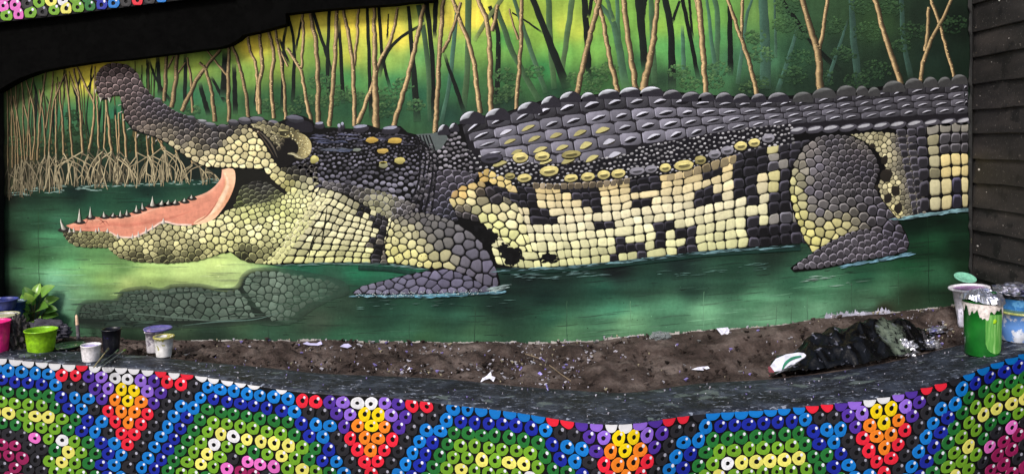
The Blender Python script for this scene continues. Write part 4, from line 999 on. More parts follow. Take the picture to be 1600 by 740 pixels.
# ---- front leg
pt = Paint()
ARM = [(600, 388), (605, 363), (611, 345), (626, 337), (648, 331), (674, 333), (704, 343), (730, 358), (752, 376), (767, 400), (777, 424), (781, 441), (778, 455), (756, 456), (713, 458), (661, 460), (616, 461), (556, 461), (551, 456), (566, 446), (590, 440), (616, 433), (657, 424), (674, 421), (648, 417), (606, 412)]
pt.poly(ARM, (8, 7, 10), 0.0078)
ARMC = [(610, 370, (222, 216, 151)), (615, 400, (231, 226, 133)), (640, 360, (211, 205, 155)), (640, 395, (239, 233, 146)), (665, 405, (239, 231, 142)), (690, 408, (228, 220, 138)), (655, 375, (211, 205, 151)), (640, 340, (104, 100, 102)), (665, 345, (93, 91, 95)), (690, 355, (100, 99, 104)), (670, 365, (104, 102, 106)), (710, 365, (102, 100, 109)), (720, 385, (95, 93, 108)), (690, 385, (106, 104, 109)), (680, 390, (172, 168, 133)), (745, 395, (93, 91, 108)), (760, 420, (97, 93, 115)), (730, 420, (99, 95, 115)), (770, 445, (93, 90, 109))]
UPARM = [(602, 388), (607, 363), (613, 346), (628, 338), (648, 332), (674, 334), (704, 344), (730, 359), (751, 377), (766, 400), (776, 424), (778, 446), (756, 445), (735, 431), (702, 419), (690, 418), (674, 419), (648, 415), (607, 409)]
def asp(x, y):
    if y < 350: return 9
    if x < 660: return 12
    return 17
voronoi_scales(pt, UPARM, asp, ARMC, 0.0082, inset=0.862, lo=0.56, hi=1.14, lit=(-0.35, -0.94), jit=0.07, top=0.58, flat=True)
FOOT = [(553, 457), (566, 447), (590, 441), (616, 434), (657, 425), (700, 420), (735, 432), (756, 446), (776, 446), (777, 454), (713, 457), (661, 458), (616, 459)]
pt.poly(catmull(FOOT + [FOOT[0]], 60)[:-1], (8, 7, 10), 0.0083)
voronoi_scales(pt, FOOT, lambda x, y: 9.6 + max(0, x - 600) * 0.034, [(560, 452, (120, 118, 140)), (620, 445, (108, 106, 130)), (680, 440, (106, 102, 128)), (760, 450, (98, 96, 118))], 0.0086, inset=0.88, lo=0.50, hi=1.22, lit=(-0.3, -0.95), jit=0.09, stretch=(1.25, -0.2), top=0.56, flat=True)
for _ in range(40):
    x, y = random.uniform(608, 690), random.uniform(350, 412)
    if field(x, y, ARMC)[0] > 170: blob(pt, x, y, 0.9, 0.8, 0, (110, 100, 56), 0.0088, 5)
pt.build('front_leg', CR)

# ---- hind leg
pt = Paint()
THIGH = [(1231, 290), (1237, 258), (1254, 228), (1276, 213), (1300, 209), (1330, 211), (1352, 222), (1368, 242), (1376, 266), (1366, 292), (1382, 318), (1402, 342), (1416, 366), (1420, 380), (1416, 392), (1400, 397), (1340, 408), (1280, 420), (1240, 424), (1234, 418), (1244, 410), (1270, 395), (1256, 374), (1242, 342), (1234, 316)]
pt.poly(THIGH, (9, 8, 9), 0.0078)
THC = [(1236, 280, (206, 202, 140)), (1240, 310, (214, 210, 124)), (1250, 345, (216, 210, 124)), (1268, 375, (212, 206, 120)), (1290, 365, (208, 200, 128)), (1310, 350, (196, 188, 124)), (1250, 260, (158, 152, 136)), (1262, 235, (133, 126, 125)), (1275, 260, (120, 116, 132)), (1270, 300, (118, 113, 133)), (1280, 330, (126, 122, 132)), (1310, 325, (103, 100, 108)), (1300, 290, (91, 87, 98)), (1320, 260, (77, 74, 83)), (1340, 240, (82, 77, 85)), (1300, 225, (85, 82, 91)), (1350, 270, (70, 67, 77)), (1330, 300, (85, 82, 88)), (1345, 225, (120, 115, 109)), (1350, 310, (88, 85, 94)), (1370, 330, (85, 82, 94)), (1390, 360, (77, 74, 87)), (1410, 385, (70, 67, 82))]
UPTH = [(1233, 290), (1239, 258), (1256, 230), (1278, 214), (1300, 211), (1328, 213), (1350, 224), (1366, 244), (1373, 266), (1364, 292), (1380, 318), (1400, 342), (1414, 366), (1418, 378), (1390, 370), (1352, 357), (1330, 361), (1300, 375), (1269, 393), (1256, 372), (1243, 340), (1236, 314)]
def tsp(x, y):
    if y < 300 and x > 1290: return 8.6
    if x < 1290 and y < 240: return 10
    return 12.6
voronoi_scales(pt, UPTH, tsp, THC, 0.0082, stretch=(1.12, 0.25), inset=0.862, lo=0.55, hi=1.16, jit=0.09)
HFOOT = [(1238, 420), (1246, 411), (1270, 394), (1300, 376), (1330, 362), (1352, 358), (1390, 370), (1418, 378), (1416, 391), (1400, 396), (1340, 407), (1280, 418)]
pt.poly(HFOOT, (8, 7, 9), 0.0084)
voronoi_scales(pt, HFOOT, lambda x, y: 10.4, [(1250, 412, (104, 100, 110)), (1300, 395, (94, 90, 100)), (1350, 375, (96, 92, 102)), (1400, 385, (84, 80, 94))], 0.0087, inset=0.9, lo=0.42, hi=1.3, jit=0.09)
pt.build('hind_leg', CR)

# ---- waterline foam
pt = Paint()
def foam(pts, w, col, n, spread, off=0.0094):
    base = catmull(pts, 60)
    for i in range(n):
        a = base[random.randrange(60)]; L = random.uniform(5, 26)
        x, y = a[0] + random.uniform(-4, 4), a[1] + random.uniform(-spread, spread)
        c = np.array(col, float) * random.uniform(0.55, 1.12)
        sl = (pts[-1][1] - pts[0][1]) / (pts[-1][0] - pts[0][0])
        pt.strip([(x - L / 2, y - L / 2 * sl), (x, y + random.uniform(-0.8, 0.6)), (x + L / 2, y + L / 2 * sl)], [0.2, w * random.uniform(0.5, 1.2), 0.2], [(-1, c), (1, c * 0.8)], off + i * 1e-6)
WC = [(432, 414), (470, 412), (540, 411), (604, 413), (660, 419)]
def under(pts, h):      # the painted water closes over the lower edge of the body
    p = catmull(pts, 50)
    pt.strip(p + np.array((0, h / 2)), np.full(50, h), [(-1, (22, 48, 42)), (0, (24, 62, 50)), (1, (24, 64, 52))], 0.0076)
under([(560, 414), (604, 416), (650, 423)], 7)
pt.strip(catmull([(782, 422), (830, 422), (900, 418), (960, 412), (1050, 402), (1100, 396), (1170, 391), (1250, 386)], 50), np.full(50, 9), [(-1, (18, 34, 34)), (1, (24, 56, 48))], 0.0076)
foam(WC, 1.5, (120, 166, 160), 60, 2.0)
foam([(780, 421), (830, 420), (900, 416), (960, 410), (1050, 400), (1100, 394), (1170, 389), (1240, 384)], 1.6, (120, 168, 178), 110, 2.4)
foam([(552, 461), (616, 462), (700, 459), (786, 456)], 2.2, (120, 178, 200), 90, 1.6)
foam([(640, 463), (720, 460)], 2.6, (104, 184, 216), 30, 1.6)
foam([(1318, 416), (1360, 408), (1420, 396)], 2.6, (116, 170, 196), 50, 1.8)
foam([(1396, 343), (1440, 336), (1512, 327)], 2.4, (128, 176, 188), 60, 2.0)
foam([(800, 432), (860, 430), (950, 424)], 1.2, (110, 150, 150), 34, 5)
foam([(1010, 430), (1120, 424), (1200, 415)], 1.0, (100, 150, 140), 24, 6)
foam([(1250, 436), (1300, 432)], 1.3, (150, 180, 170), 12, 4); foam([(560, 475), (800, 470)], 1.0, (96, 140, 130), 24, 8)
foam([(1300, 445), (1350, 440)], 1.2, (150, 180, 170), 6, 2); foam([(770, 452), (790, 448)], 1.6, (170, 196, 196), 24, 4)
for _ in range(130):
    t = random.random(); x = 556 + t * 230; blob(pt, x, 461 - t * 6 + random.uniform(-4, 3), 0.7, 0.6, 0, (190, 205, 205), 0.0096, 5)
pt.build('waterline_foam', CR)

# ---- the second crocodile, under water at the lower left
SUBM = [(116, 500), (118, 486), (124, 474), (134, 468), (150, 467), (180, 466), (186, 456), (195, 450), (225, 446), (252, 449), (270, 443), (312, 442), (348, 449), (369, 445), (376, 431), (386, 422), (398, 418), (425, 417), (465, 422), (510, 430), (540, 441), (546, 458), (520, 468), (495, 480), (468, 498), (450, 507), (405, 505), (345, 510), (240, 513), (126, 511)]
pt = Paint()
core = catmull(SUBM + [SUBM[0]], 140)[:-1]
c0 = core.mean(0)
ins = []
for i in range(len(core)):      # soft edge: ring of water colour around a grey-green middle
    t = core[(i + 2) % 140 % len(core)] - core[i - 2]; nrm = np.array((-t[1], t[0])); nrm /= max(np.hypot(*nrm), 1e-6)
    ins.append(core[i] + nrm * 8.0)
ins = np.array(ins)
for i in range(len(core)):
    pass
colsE = np.array([bgcol(*p) * 0.75 + np.array((34, 46, 40)) * 0.25 for p in core])
colsI = np.array([(32, 42, 36) if p[0] < 440 else tuple(0.45 * np.array((52, 72, 60)) + 0.55 * bgcol(*p)) for p in ins])
s = pt.ring(core, colsE, 0.0030); s1 = pt.ring(ins, colsI, 0.0030)
n = len(core)
for i in range(n):
    j = (i + 1) % n
    pt.f.append((s + i, s + j, s1 + j, s1 + i))
pt.f.append(tuple(range(s1, s1 + n)))
SB = pt.build('painted_submerged_crocodile', mural)
pt = Paint()
SBC = [(140, 480, (60, 74, 64)), (200, 470, (74, 90, 78)), (250, 465, (82, 98, 86)), (300, 475, (90, 108, 94)), (350, 470, (88, 104, 92)), (240, 500, (58, 74, 62)), (320, 500, (70, 90, 76)), (180, 500, (50, 66, 56)), (390, 450, (96, 116, 100)), (430, 450, (106, 126, 110)), (480, 440, (84, 110, 92)), (420, 490, (92, 112, 98)), (520, 450, (66, 92, 76)), (470, 480, (78, 98, 84))]
voronoi_scales(pt, [(126, 494), (130, 478), (150, 472), (182, 472), (196, 456), (225, 452), (255, 454), (275, 449), (312, 449), (345, 456), (372, 452), (386, 468), (398, 494), (352, 500), (310, 500), (250, 500), (180, 500)], lambda x, y: 8.0 + max(0, min(4.5, (x - 170) * 0.03)), SBC, 0.0036, inset=0.84, lo=1.06, hi=1.10, jit=0.12, flat=True)
voronoi_scales(pt, [(380, 448), (388, 430), (400, 424), (430, 424), (470, 430), (515, 438), (530, 448), (520, 460), (480, 474), (450, 500), (425, 500), (400, 476)], lambda x, y: 11.0, SBC, 0.0036, inset=0.84, lo=1.06, hi=1.10, jit=0.12, flat=True)
for p, w, c in [([(150, 494), (200, 489), (260, 494), (340, 500), (420, 492)], 2.4, (96, 118, 104)), ([(300, 462), (350, 464), (390, 462)], 2.4, (84, 102, 90)), ([(285, 508), (340, 502), (400, 498), (440, 486)], 2, (92, 124, 112)), ([(180, 484), (240, 480), (300, 484)], 1.4, (84, 102, 90))]:
    q = catmull(p, 20); pt.strip(q, np.sin(np.linspace(0.1, 3.04, 20)) * w, [(-1, c), (1, np.array(c) * 0.85)], 0.0040)
for x, y, rx, ry in [(181, 508, 18, 10), (224, 510, 16, 6), (270, 510, 10, 4)]:
    a = np.linspace(math.pi, 2 * math.pi, 14)
    pt.poly(np.vstack([np.stack([x + np.cos(a) * rx, y + np.sin(a) * ry], 1)]), (24, 36, 32), 0.0042)
    pt.poly(np.vstack([np.stack([x + np.cos(a) * rx * 0.86, y + np.sin(a) * ry * 0.7], 1)]), (44, 60, 52), 0.0043)
for k in range(150):
    x, y = random.uniform(125, 540), random.uniform(425, 512)
    if not in_poly(x, y, SUBM): continue
    L = random.uniform(14, 50); c = np.array((50, 68, 57), float) * random.uniform(0.7, 1.35)
    if x > 440: c = 0.5 * c + 0.5 * bgcol(x, y)
    pt.strip(catmull([(x - L / 2, y), (x, y + random.uniform(-1.5, 1.5)), (x + L / 2, y + random.uniform(-1, 1))], 7), np.array([0.1, 0.7, 1, 1, 0.9, 0.6, 0.1]) * random.uniform(0.8, 2.0), [(-1, c), (1, c)], 0.0044 + k * 1e-6)
pt.build('submerged_scales', SB)
# ------------------------------------------------------------------ ground, planter, soil
def ground():
    m, nt, b = new_mat('paving')
    v = coords(nt)
    nt.links.new(ramp(nt, noise(nt, v, 6, 6), [(0.3, (88, 84, 78)), (0.7, (116, 112, 104))]), b.inputs['Base Color'])
    b.inputs['Roughness'].default_value = 0.9
    s = 300.0
    o = mesh_obj('ground', [(-s, -s, 0), (s, -s, 0), (s, s, 0), (-s, s, 0)], [(0, 1, 2, 3)], m)
    tag(o, kind='structure')
ground()

EX = [-200, 0, 60, 130, 200, 300, 400, 450, 520, 600, 700, 800, 850, 900, 960, 1000, 1040, 1100, 1150, 1210, 1260, 1300, 1360, 1420, 1500, 1540, 1600, 1720]
EF = [545, 555, 562, 567, 571, 581, 598, 606, 612, 615, 627, 638, 646, 655, 659, 656, 649, 641, 638, 635, 630, 626, 620, 608, 586, 567, 548, 512]
BX = [-200, 0, 100, 250, 300, 400, 500, 700, 800, 900, 960, 1000, 1050, 1100, 1200, 1300, 1400, 1440, 1500, 1600, 1720]
BF = [532, 540, 545, 555, 562, 570, 581, 589, 600, 607, 611, 610, 601, 595, 590, 579, 561, 550, 536, 516, 492]
ZX = [-200, 0, 200, 400, 600, 800, 1000, 1200, 1400, 1600, 1720]
ZL = [0.68, 0.66, 0.635, 0.605, 0.59, 0.583, 0.583, 0.60, 0.65, 0.73, 0.78]
def smooth_tab(xs, ys):
    g = np.arange(-200, 1721, 5.0); v = np.interp(g, xs, ys)
    k = np.hanning(21); k /= k.sum()
    vp = np.concatenate([2 * v[0] - v[10:0:-1], v, 2 * v[-1] - v[-2:-12:-1]])
    return g, np.convolve(vp, k, 'valid')
gE, vE = smooth_tab(EX, EF); gB, vB = smooth_tab(BX, BF); gZ, vZ = smooth_tab(ZX, ZL)
def ledge_z(px): return float(np.interp(px, gZ, vZ))
def d_at(px, py, z): return F * (EYE - z) / (py - HOR)
def front_d(px): return d_at(px, float(np.interp(px, gE, vE)), ledge_z(px))
def back_d(px): return d_at(px, float(np.interp(px, gB, vB)), ledge_z(px))
def on_ledge(px, py):
    """world point on the ledge under photo pixel (px, py)"""
    return P(px, py, d_at(px, py, ledge_z(px)))

# ledge: dark slate-painted cement, streaked with spilt paint
def ledge_material():
    m, nt, b = new_mat('ledge_paint')
    v = coords(nt)
    n1 = noise(nt, v, 9, 7, 0.65); n2 = noise(nt, coords(nt, (0.8, 1.3, 1)), 16, 6, 0.7); n3 = noise(nt, coords(nt, (0.8, 1.5, 1)), 38, 5, 0.7); n4 = noise(nt, coords(nt, (1.0, 1.3, 1.3)), 7, 5, 0.6); n5 = noise(nt, v, 120, 4)
    c = ramp(nt, n1, [(0.32, (9, 11, 15)), (0.5, (24, 28, 38)), (0.66, (46, 52, 66))])
    c = mix(nt, ramp(nt, n2, [(0.52, BW(0)), (0.62, BW(0.6))]), c, (70, 77, 90))
    c = mix(nt, ramp(nt, n4, [(0.61, BW(0)), (0.64, BW(0.6))]), c, (100, 112, 108))
    c = mix(nt, ramp(nt, n3, [(0.60, BW(0)), (0.63, BW(0.8))]), c, (136, 142, 158))
    c = mix(nt, ramp(nt, n5, [(0.64, BW(0)), (0.70, BW(0.5))]), c, (120, 126, 142))
    nt.links.new(c, b.inputs['Base Color'])
    b.inputs['Roughness'].default_value = 0.55
    b.inputs['Specular IOR Level'].default_value = 0.35
    bump(nt, b, n1, 0.6, 0.012)
    return m
M_LEDGE = ledge_material()
M_BLACK = splat_mat('black_wall_paint', (9, 9, 12), (18, 18, 23), 0.40, 14, 0.6, 0.15)

planter = empty('bead_planter', (0, -0.9, 0))
tag(planter, 'low curved black planter wall painted with rows of coloured beads', 'planter')
def planter_build():
    xs = np.arange(-200, 1721, 10.0)
    V = []; Fc = []
    prof = 9
    for px in xs:
        zt = ledge_z(px); df, db = front_d(px), back_d(px)
        f = P(px, HOR, df); bk = P(px, HOR, db)
        f.z = zt; bk.z = zt
        r = random.uniform(-0.002, 0.002)
        fr = lambda t, z: Vector((f.x + (bk.x - f.x) * t, f.y + (bk.y - f.y) * t, z))
        V += [fr(0, zt - 0.012), fr(0.025, zt - 0.003), fr(0.08, zt + r), fr(0.3, zt + 0.004 + random.uniform(-0.003, 0.003)), fr(0.55, zt + 0.004 + random.uniform(-0.003, 0.003)), fr(0.8, zt + random.uniform(-0.003, 0.003)), fr(0.97, zt - 0.004), fr(1.05, zt - 0.03), fr(1.1, zt - 0.16)]
    for i in range(len(xs) - 1):
        for k in range(prof - 1):
            a = i * prof + k
            Fc.append((a, a + prof, a + prof + 1, a + 1))
    o = mesh_obj('ledge', [v - Vector((0, -0.9, 0)) for v in V], Fc, M_LEDGE, planter, True)
    V = []; Fc = []
    for px in xs:
        f = P(px, HOR, front_d(px)); zt = ledge_z(px)
        for z in (zt - 0.012, zt - 0.2, 0.25, -0.02): V.append(Vector((f.x, f.y, z)))
    for i in range(len(xs) - 1):
        for k in range(3):
            a = i * 4 + k
            Fc.append((a, a + 1, a + 5, a + 4))
    mesh_obj('wall_face', [v - Vector((0, -0.9, 0)) for v in V], Fc, M_BLACK, planter, True)
planter_build()

# ---- beads: rings of thick paint in a woven pattern of flowers and flames
BEADCOL = {'sky': (8, 118, 204), 'blue': (20, 38, 158), 'fern': (32, 112, 48), 'lime': (112, 164, 40), 'lemon': (232, 226, 110), 'white': (232, 232, 238), 'pink': (226, 110, 196), 'wine': (150, 30, 88), 'ink': (36, 35, 42), 'violet': (78, 46, 156), 'lilac': (146, 104, 218), 'gold': (248, 214, 10), 'orange': (246, 132, 32), 'red': (232, 34, 58)}
def bead_mat(n, c):
    m, nt, b = new_mat('bead_' + n)
    v = coords(nt, kind='Generated')
    oi = nt.nodes.new('ShaderNodeObjectInfo')
    g = noise(nt, v, 4, 4)
    base = ramp(nt, g, [(0.3, tuple(int(x * 0.86) for x in c)), (0.7, c)])
    base = mix(nt, 1.0, base, ramp(nt, oi.outputs['Random'], [(0, BW(0.82)), (1, BW(1.0))]), 'MULTIPLY')
    nt.links.new(base, b.inputs['Base Color'])
    b.inputs['Roughness'].default_value = 0.32
    b.inputs['Specular IOR Level'].default_value = 0.4
    return m
BM = {k: bead_mat(k, c) for k, c in BEADCOL.items()}
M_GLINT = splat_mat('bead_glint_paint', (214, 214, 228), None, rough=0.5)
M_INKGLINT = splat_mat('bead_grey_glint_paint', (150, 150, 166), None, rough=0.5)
BR = 0.0276
def bead_shape(solid=False, seed=0, zcut=None):
    """ring in the local x-z plane, domed a little towards -y; returns verts, faces, material index"""
    r = random.Random(seed); n = 18
    sx, sz, ph = r.uniform(0.88, 1.06), r.uniform(0.88, 1.06), r.random() * 6
    V = []; Fc = []; I = []
    hr = r.uniform(0.29, 0.37); hx, hz = r.uniform(-0.08, 0.08), r.uniform(-0.10, 0.06)
    for rad, y in ((1.0, 0.0), (0.985, -0.0008), (0.66, -0.0012), (hr, -0.0008), (hr * 0.97, 0.0)):
        for i in range(n):
            a = 2 * math.pi * i / n
            w = 1 + 0.045 * math.sin(2 * a + ph) + 0.03 * math.sin(3 * a + ph * 2) + 0.02 * math.sin(5 * a + ph)
            k = 1 - min(1, (rad - hr) / (1 - hr))
            V.append([(math.cos(a) * rad * w * sx + hx * k) * BR, y, (math.sin(a) * rad * w * sz + hz * k) * BR])
    for k in range(4):
        for i in range(n):
            j = (i + 1) % n
            Fc.append((k * n + i, k * n + j, (k + 1) * n + j, (k + 1) * n + i)); I.append(0)
    if solid:
        Fc.append(tuple(range(3 * n, 4 * n))); I.append(0)
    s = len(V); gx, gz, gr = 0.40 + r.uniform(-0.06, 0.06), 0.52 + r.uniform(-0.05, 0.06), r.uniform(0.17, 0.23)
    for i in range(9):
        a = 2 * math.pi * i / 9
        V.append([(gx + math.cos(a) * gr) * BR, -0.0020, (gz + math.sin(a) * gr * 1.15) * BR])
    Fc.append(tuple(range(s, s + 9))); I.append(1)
    if zcut is not None:
        for v in V: v[2] = min(v[2], zcut)
    return V, Fc, I
BEAD_CACHE = {}
def bead_mesh(col, var):
    if (col, var) not in BEAD_CACHE:
        V, Fc, I = bead_shape(seed=var * 31 + 5)
        me = bpy.data.meshes.new('painted_bead')
        me.from_pydata(V, [], Fc)
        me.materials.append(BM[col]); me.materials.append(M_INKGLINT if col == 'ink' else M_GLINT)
        me.polygons.foreach_set('material_index', I); me.update()
        BEAD_CACHE[col, var] = me
    return BEAD_CACHE[col, var]
PHX, PHV = [-360, 25, 397, 785, 1192, 1590, 1985], [-1, 0, 1, 2, 3, 4, 5]
SHX, SHV = [-100, 0, 300, 570, 800, 1600, 1800], [0.0, 0.0, -0.1, -0.45, -0.95, -1.0, -1.0]
NB = 18
WOUT = [2.4, 2.8, 3.3, 5.2, 5.6, 6.2, 6.6, 7.2, 7.7, 8.1, 8.4, 8.6, 8.8]
def bead_colour(col, row):
    x = (col / NB) - round(col / NB); ax = abs(x) * NB
    rr = random.random()
    ex = 0.3 if x >= 0 else 1.0
    if row < len(WOUT) and row >= 1 and ax <= WOUT[row] + ex:
        top = next(r for r in range(1, 13) if WOUT[r] + ex >= ax)
        k = int(min(WOUT[row] + ex - ax, row - top + 0.01))
        if k == 4: return 'white' if rr < 0.10 else 'lime' if rr < 0.35 else 'lemon'
        if k == 5: return 'lime' if rr < 0.7 else 'fern'
        if k == 6: return 'pink' if rr < 0.35 else 'ink'
        if k >= 7: return 'wine' if rr < 0.65 else 'ink'
        return ('sky', 'blue', 'fern', 'lime')[k]
    f = (col / NB) % 1.0 * NB
    c = 8.0 if row <= 1 else 8.5
    d = abs(f - c)
    if row == 0: return 'white' if d < 2.1 or ax < 3.4 else ('red' if int(d + 0.5) % 2 else 'white')
    if row == 1: return 'white' if d < 0.7 else 'lilac' if d < 2.2 else 'violet' if d < 3.2 else ('red' if d < 5.2 else 'ink')
    if row == 2: return 'gold' if d < 0.7 else 'lilac' if d < 1.7 else 'violet' if d < 2.7 else 'ink'
    if row == 3: return 'gold' if d < 0.3 else 'orange' if d < 1.3 else 'violet' if d < 2.3 else 'ink'
    if row == 4: return 'orange' if d < 0.7 else 'red' if d < 1.7 else 'ink'
    if row == 5: return 'orange' if d < 0.3 else 'red' if d < 1.3 else 'ink'
    if row == 6: return 'red' if d < 0.7 else 'ink'
    if row == 7: return 'red' if d < 0.3 else 'ink'
    return 'ink'
beads = []
RP = 0.0475
for row in range(0, 13):
    for c in range(-8, 5 * NB):
        col = c + (0.5 if row % 2 else 0.0)
        px = float(np.interp(col / NB, PHV, PHX))
        if px < -25 or px > 1625: continue
        d = front_d(px); zt = ledge_z(px) - 0.010
        z = zt - 0.001 - (row + float(np.interp(px, SHX, SHV))) * RP
        z += random.uniform(-0.0025, 0.0025); px += random.uniform(-1, 1)
        if z > zt + 0.012: continue
        py = HOR + (EYE - z) / d * F
        if py > 752: continue
        beads.append((px, d, z, zt, py, bead_colour(col, row), z + BR > zt))
in_view = sorted(range(len(beads)), key=lambda i: -(F / beads[i][1]) * (1 if 8 < beads[i][0] < 1592 and beads[i][4] < 728 else 0.1) * (0.5 if beads[i][6] else 1))
single = set(in_view[:300])
RV, RF, RI, RM = [], [], [], list(BM.values()) + [M_GLINT, M_INKGLINT]
keys = list(BM.keys())
for i, (px, d, z, zt, py, colr, cut) in enumerate(beads):
    a, b2 = P(px - 4, HOR, front_d(px - 4)), P(px + 4, HOR, front_d(px + 4))
    tx = (b2 - a); ang = math.atan2(tx.y, tx.x)
    nrm = Vector((math.sin(ang), -math.cos(ang), 0))
    h2 = 0.5 * abs(float(np.interp(np.interp(px, PHX, PHV) + 0.5 / NB, PHV, PHX)) - float(np.interp(np.interp(px, PHX, PHV) - 0.5 / NB, PHV, PHX)))
    arc = (P(px + h2, HOR, front_d(px + h2)) - P(px - h2, HOR, front_d(px - h2))).length
    kx = min(1.6, max(0.9, arc / (2 * 0.0276 * 1.03)))
    p0 = P(px, HOR, front_d(px)); pos = Vector((p0.x, p0.y, z)) + nrm * 0.0035
    if i in single:
        if cut:
            V, Fc, I = bead_shape(solid=z > zt - 0.008, seed=i, zcut=zt - z)
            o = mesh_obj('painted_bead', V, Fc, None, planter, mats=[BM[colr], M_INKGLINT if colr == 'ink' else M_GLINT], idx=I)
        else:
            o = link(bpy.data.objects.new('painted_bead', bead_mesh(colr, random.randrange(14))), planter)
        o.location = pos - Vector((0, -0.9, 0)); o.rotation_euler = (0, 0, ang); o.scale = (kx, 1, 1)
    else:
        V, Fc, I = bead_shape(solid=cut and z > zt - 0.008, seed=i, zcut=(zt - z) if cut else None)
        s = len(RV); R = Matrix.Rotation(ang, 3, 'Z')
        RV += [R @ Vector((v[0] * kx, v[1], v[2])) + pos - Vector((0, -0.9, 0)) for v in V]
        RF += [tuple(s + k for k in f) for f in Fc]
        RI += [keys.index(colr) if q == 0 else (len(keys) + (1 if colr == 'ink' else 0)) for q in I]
o = mesh_obj('painted_bead_rows', RV, RF, None, planter, mats=RM, idx=RI)
tag(o, kind='stuff')

# ---- soil bed between ledge and mural
WBX = [-200, 0, 120, 250, 500, 700, 860, 920, 960, 1100, 1200, 1300, 1400, 1470, 1520, 1720]
WBY = [512, 518, 525, 531, 531, 535, 534, 532, 526, 516, 509, 496, 487, 479, 470, 450]
def soil_z(px, d):
    db = back_d(px); zb = ledge_z(px) - 0.006; zw = wz(float(np.interp(px, WBX, WBY)))
    t = min(1.2, max(-0.3, (d - db) / max(D - db, 0.05)))
    return zb + (zw - zb) * max(0, t) - 0.02 * math.sin(math.pi * min(1, max(0, t))) - 0.10 * max(0, -t)
def soil_material():
    m, nt, b = new_mat('dry_soil')
    v = coords(nt)
    n1 = noise(nt, v, 5, 8, 0.65); n2 = noise(nt, v, 60, 6, 0.7); n3 = noise(nt, v, 240, 3)
    c = ramp(nt, n1, [(0.32, (38, 31, 29)), (0.5, (76, 65, 61)), (0.68, (116, 104, 99))])
    c = mix(nt, 1.0, c, ramp(nt, n2, [(0.25, BW(0.62)), (0.6, BW(1.05))]), 'MULTIPLY')
    c = mix(nt, ramp(nt, n3, [(0.71, BW(0)), (0.75, BW(0.8))]), c, (176, 170, 176))
    nt.links.new(c, b.inputs['Base Color'])
    b.inputs['Roughness'].default_value = 0.95
    b.inputs['Specular IOR Level'].default_value = 0.1
    bump(nt, b, n2, 0.9, 0.012)
    return m
M_SOIL = soil_material()
def soil():
    xs = np.arange(-200, 1721, 4.0); nt_ = 46
    n1 = vnoise(len(xs), nt_, 13, 9, RNG); n2 = vnoise(len(xs), nt_, 4, 4, RNG); n3 = RNG.random((nt_, len(xs)))
    V = []; Fc = []
    for i, px in enumerate(xs):
        X = (px - 800) / F
        for k in range(nt_):
            t = -0.12 + 1.16 * k / (nt_ - 1)
            d = back_d(px) + (D - back_d(px)) * t
            e = min(1, max(0, t * 6)) * min(1, max(0.25, (1.02 - t) * 5))
            h = ((n1[k, i] - 0.5) * 0.050 + (n2[k, i] - 0.5) * 0.034 + (n3[k, i] - 0.5) * 0.012) * e
            V.append((X * d, d - D, soil_z(px, d) + h))
    for i in range(len(xs) - 1):
        for k in range(nt_ - 1):
            a = i * nt_ + k
            Fc.append((a, a + nt_, a + nt_ + 1, a + 1))
    tag(mesh_obj('soil', V, Fc, M_SOIL, None, True), kind='structure')
soil()
def on_soil(px, py):
    d = D
    for _ in range(40):
        z = soil_z(px, d); d2 = d_at(px, py, z)
        d = 0.5 * d + 0.5 * min(max(d2, 2.8), D - 0.01)
    return P(px, py, d) if d < D - 0.02 else Vector(((px - 800) / F * d, d - D, soil_z(px, d)))

# ---- chipped rim of bare plaster where the mural paint stops at the soil
pt = Paint()
x = 300.0
while x < 1500:
    w = random.uniform(3, 12); big = 1285 < x < 1388
    yb = float(np.interp(x, WBX, WBY))
    n = 7; h = random.uniform(0.6, 3.4) if not big else random.uniform(6, 11)
    if random.random() < (0.22 if not big else 0.0): x += w; continue
    top = [(x + w * k / (n - 1), yb - h * random.uniform(0.4, 1.1)) for k in range(n)]
    c = np.array((196, 190, 186) if not big else (196, 196, 220), float) * random.uniform(0.75, 1.0)
    pt.poly(top + [(x + w, yb + 9), (x, yb + 9)], c, 0.0102)
    x += w
tag(pt.build('bare_plaster_rim', mural), kind='stuff')

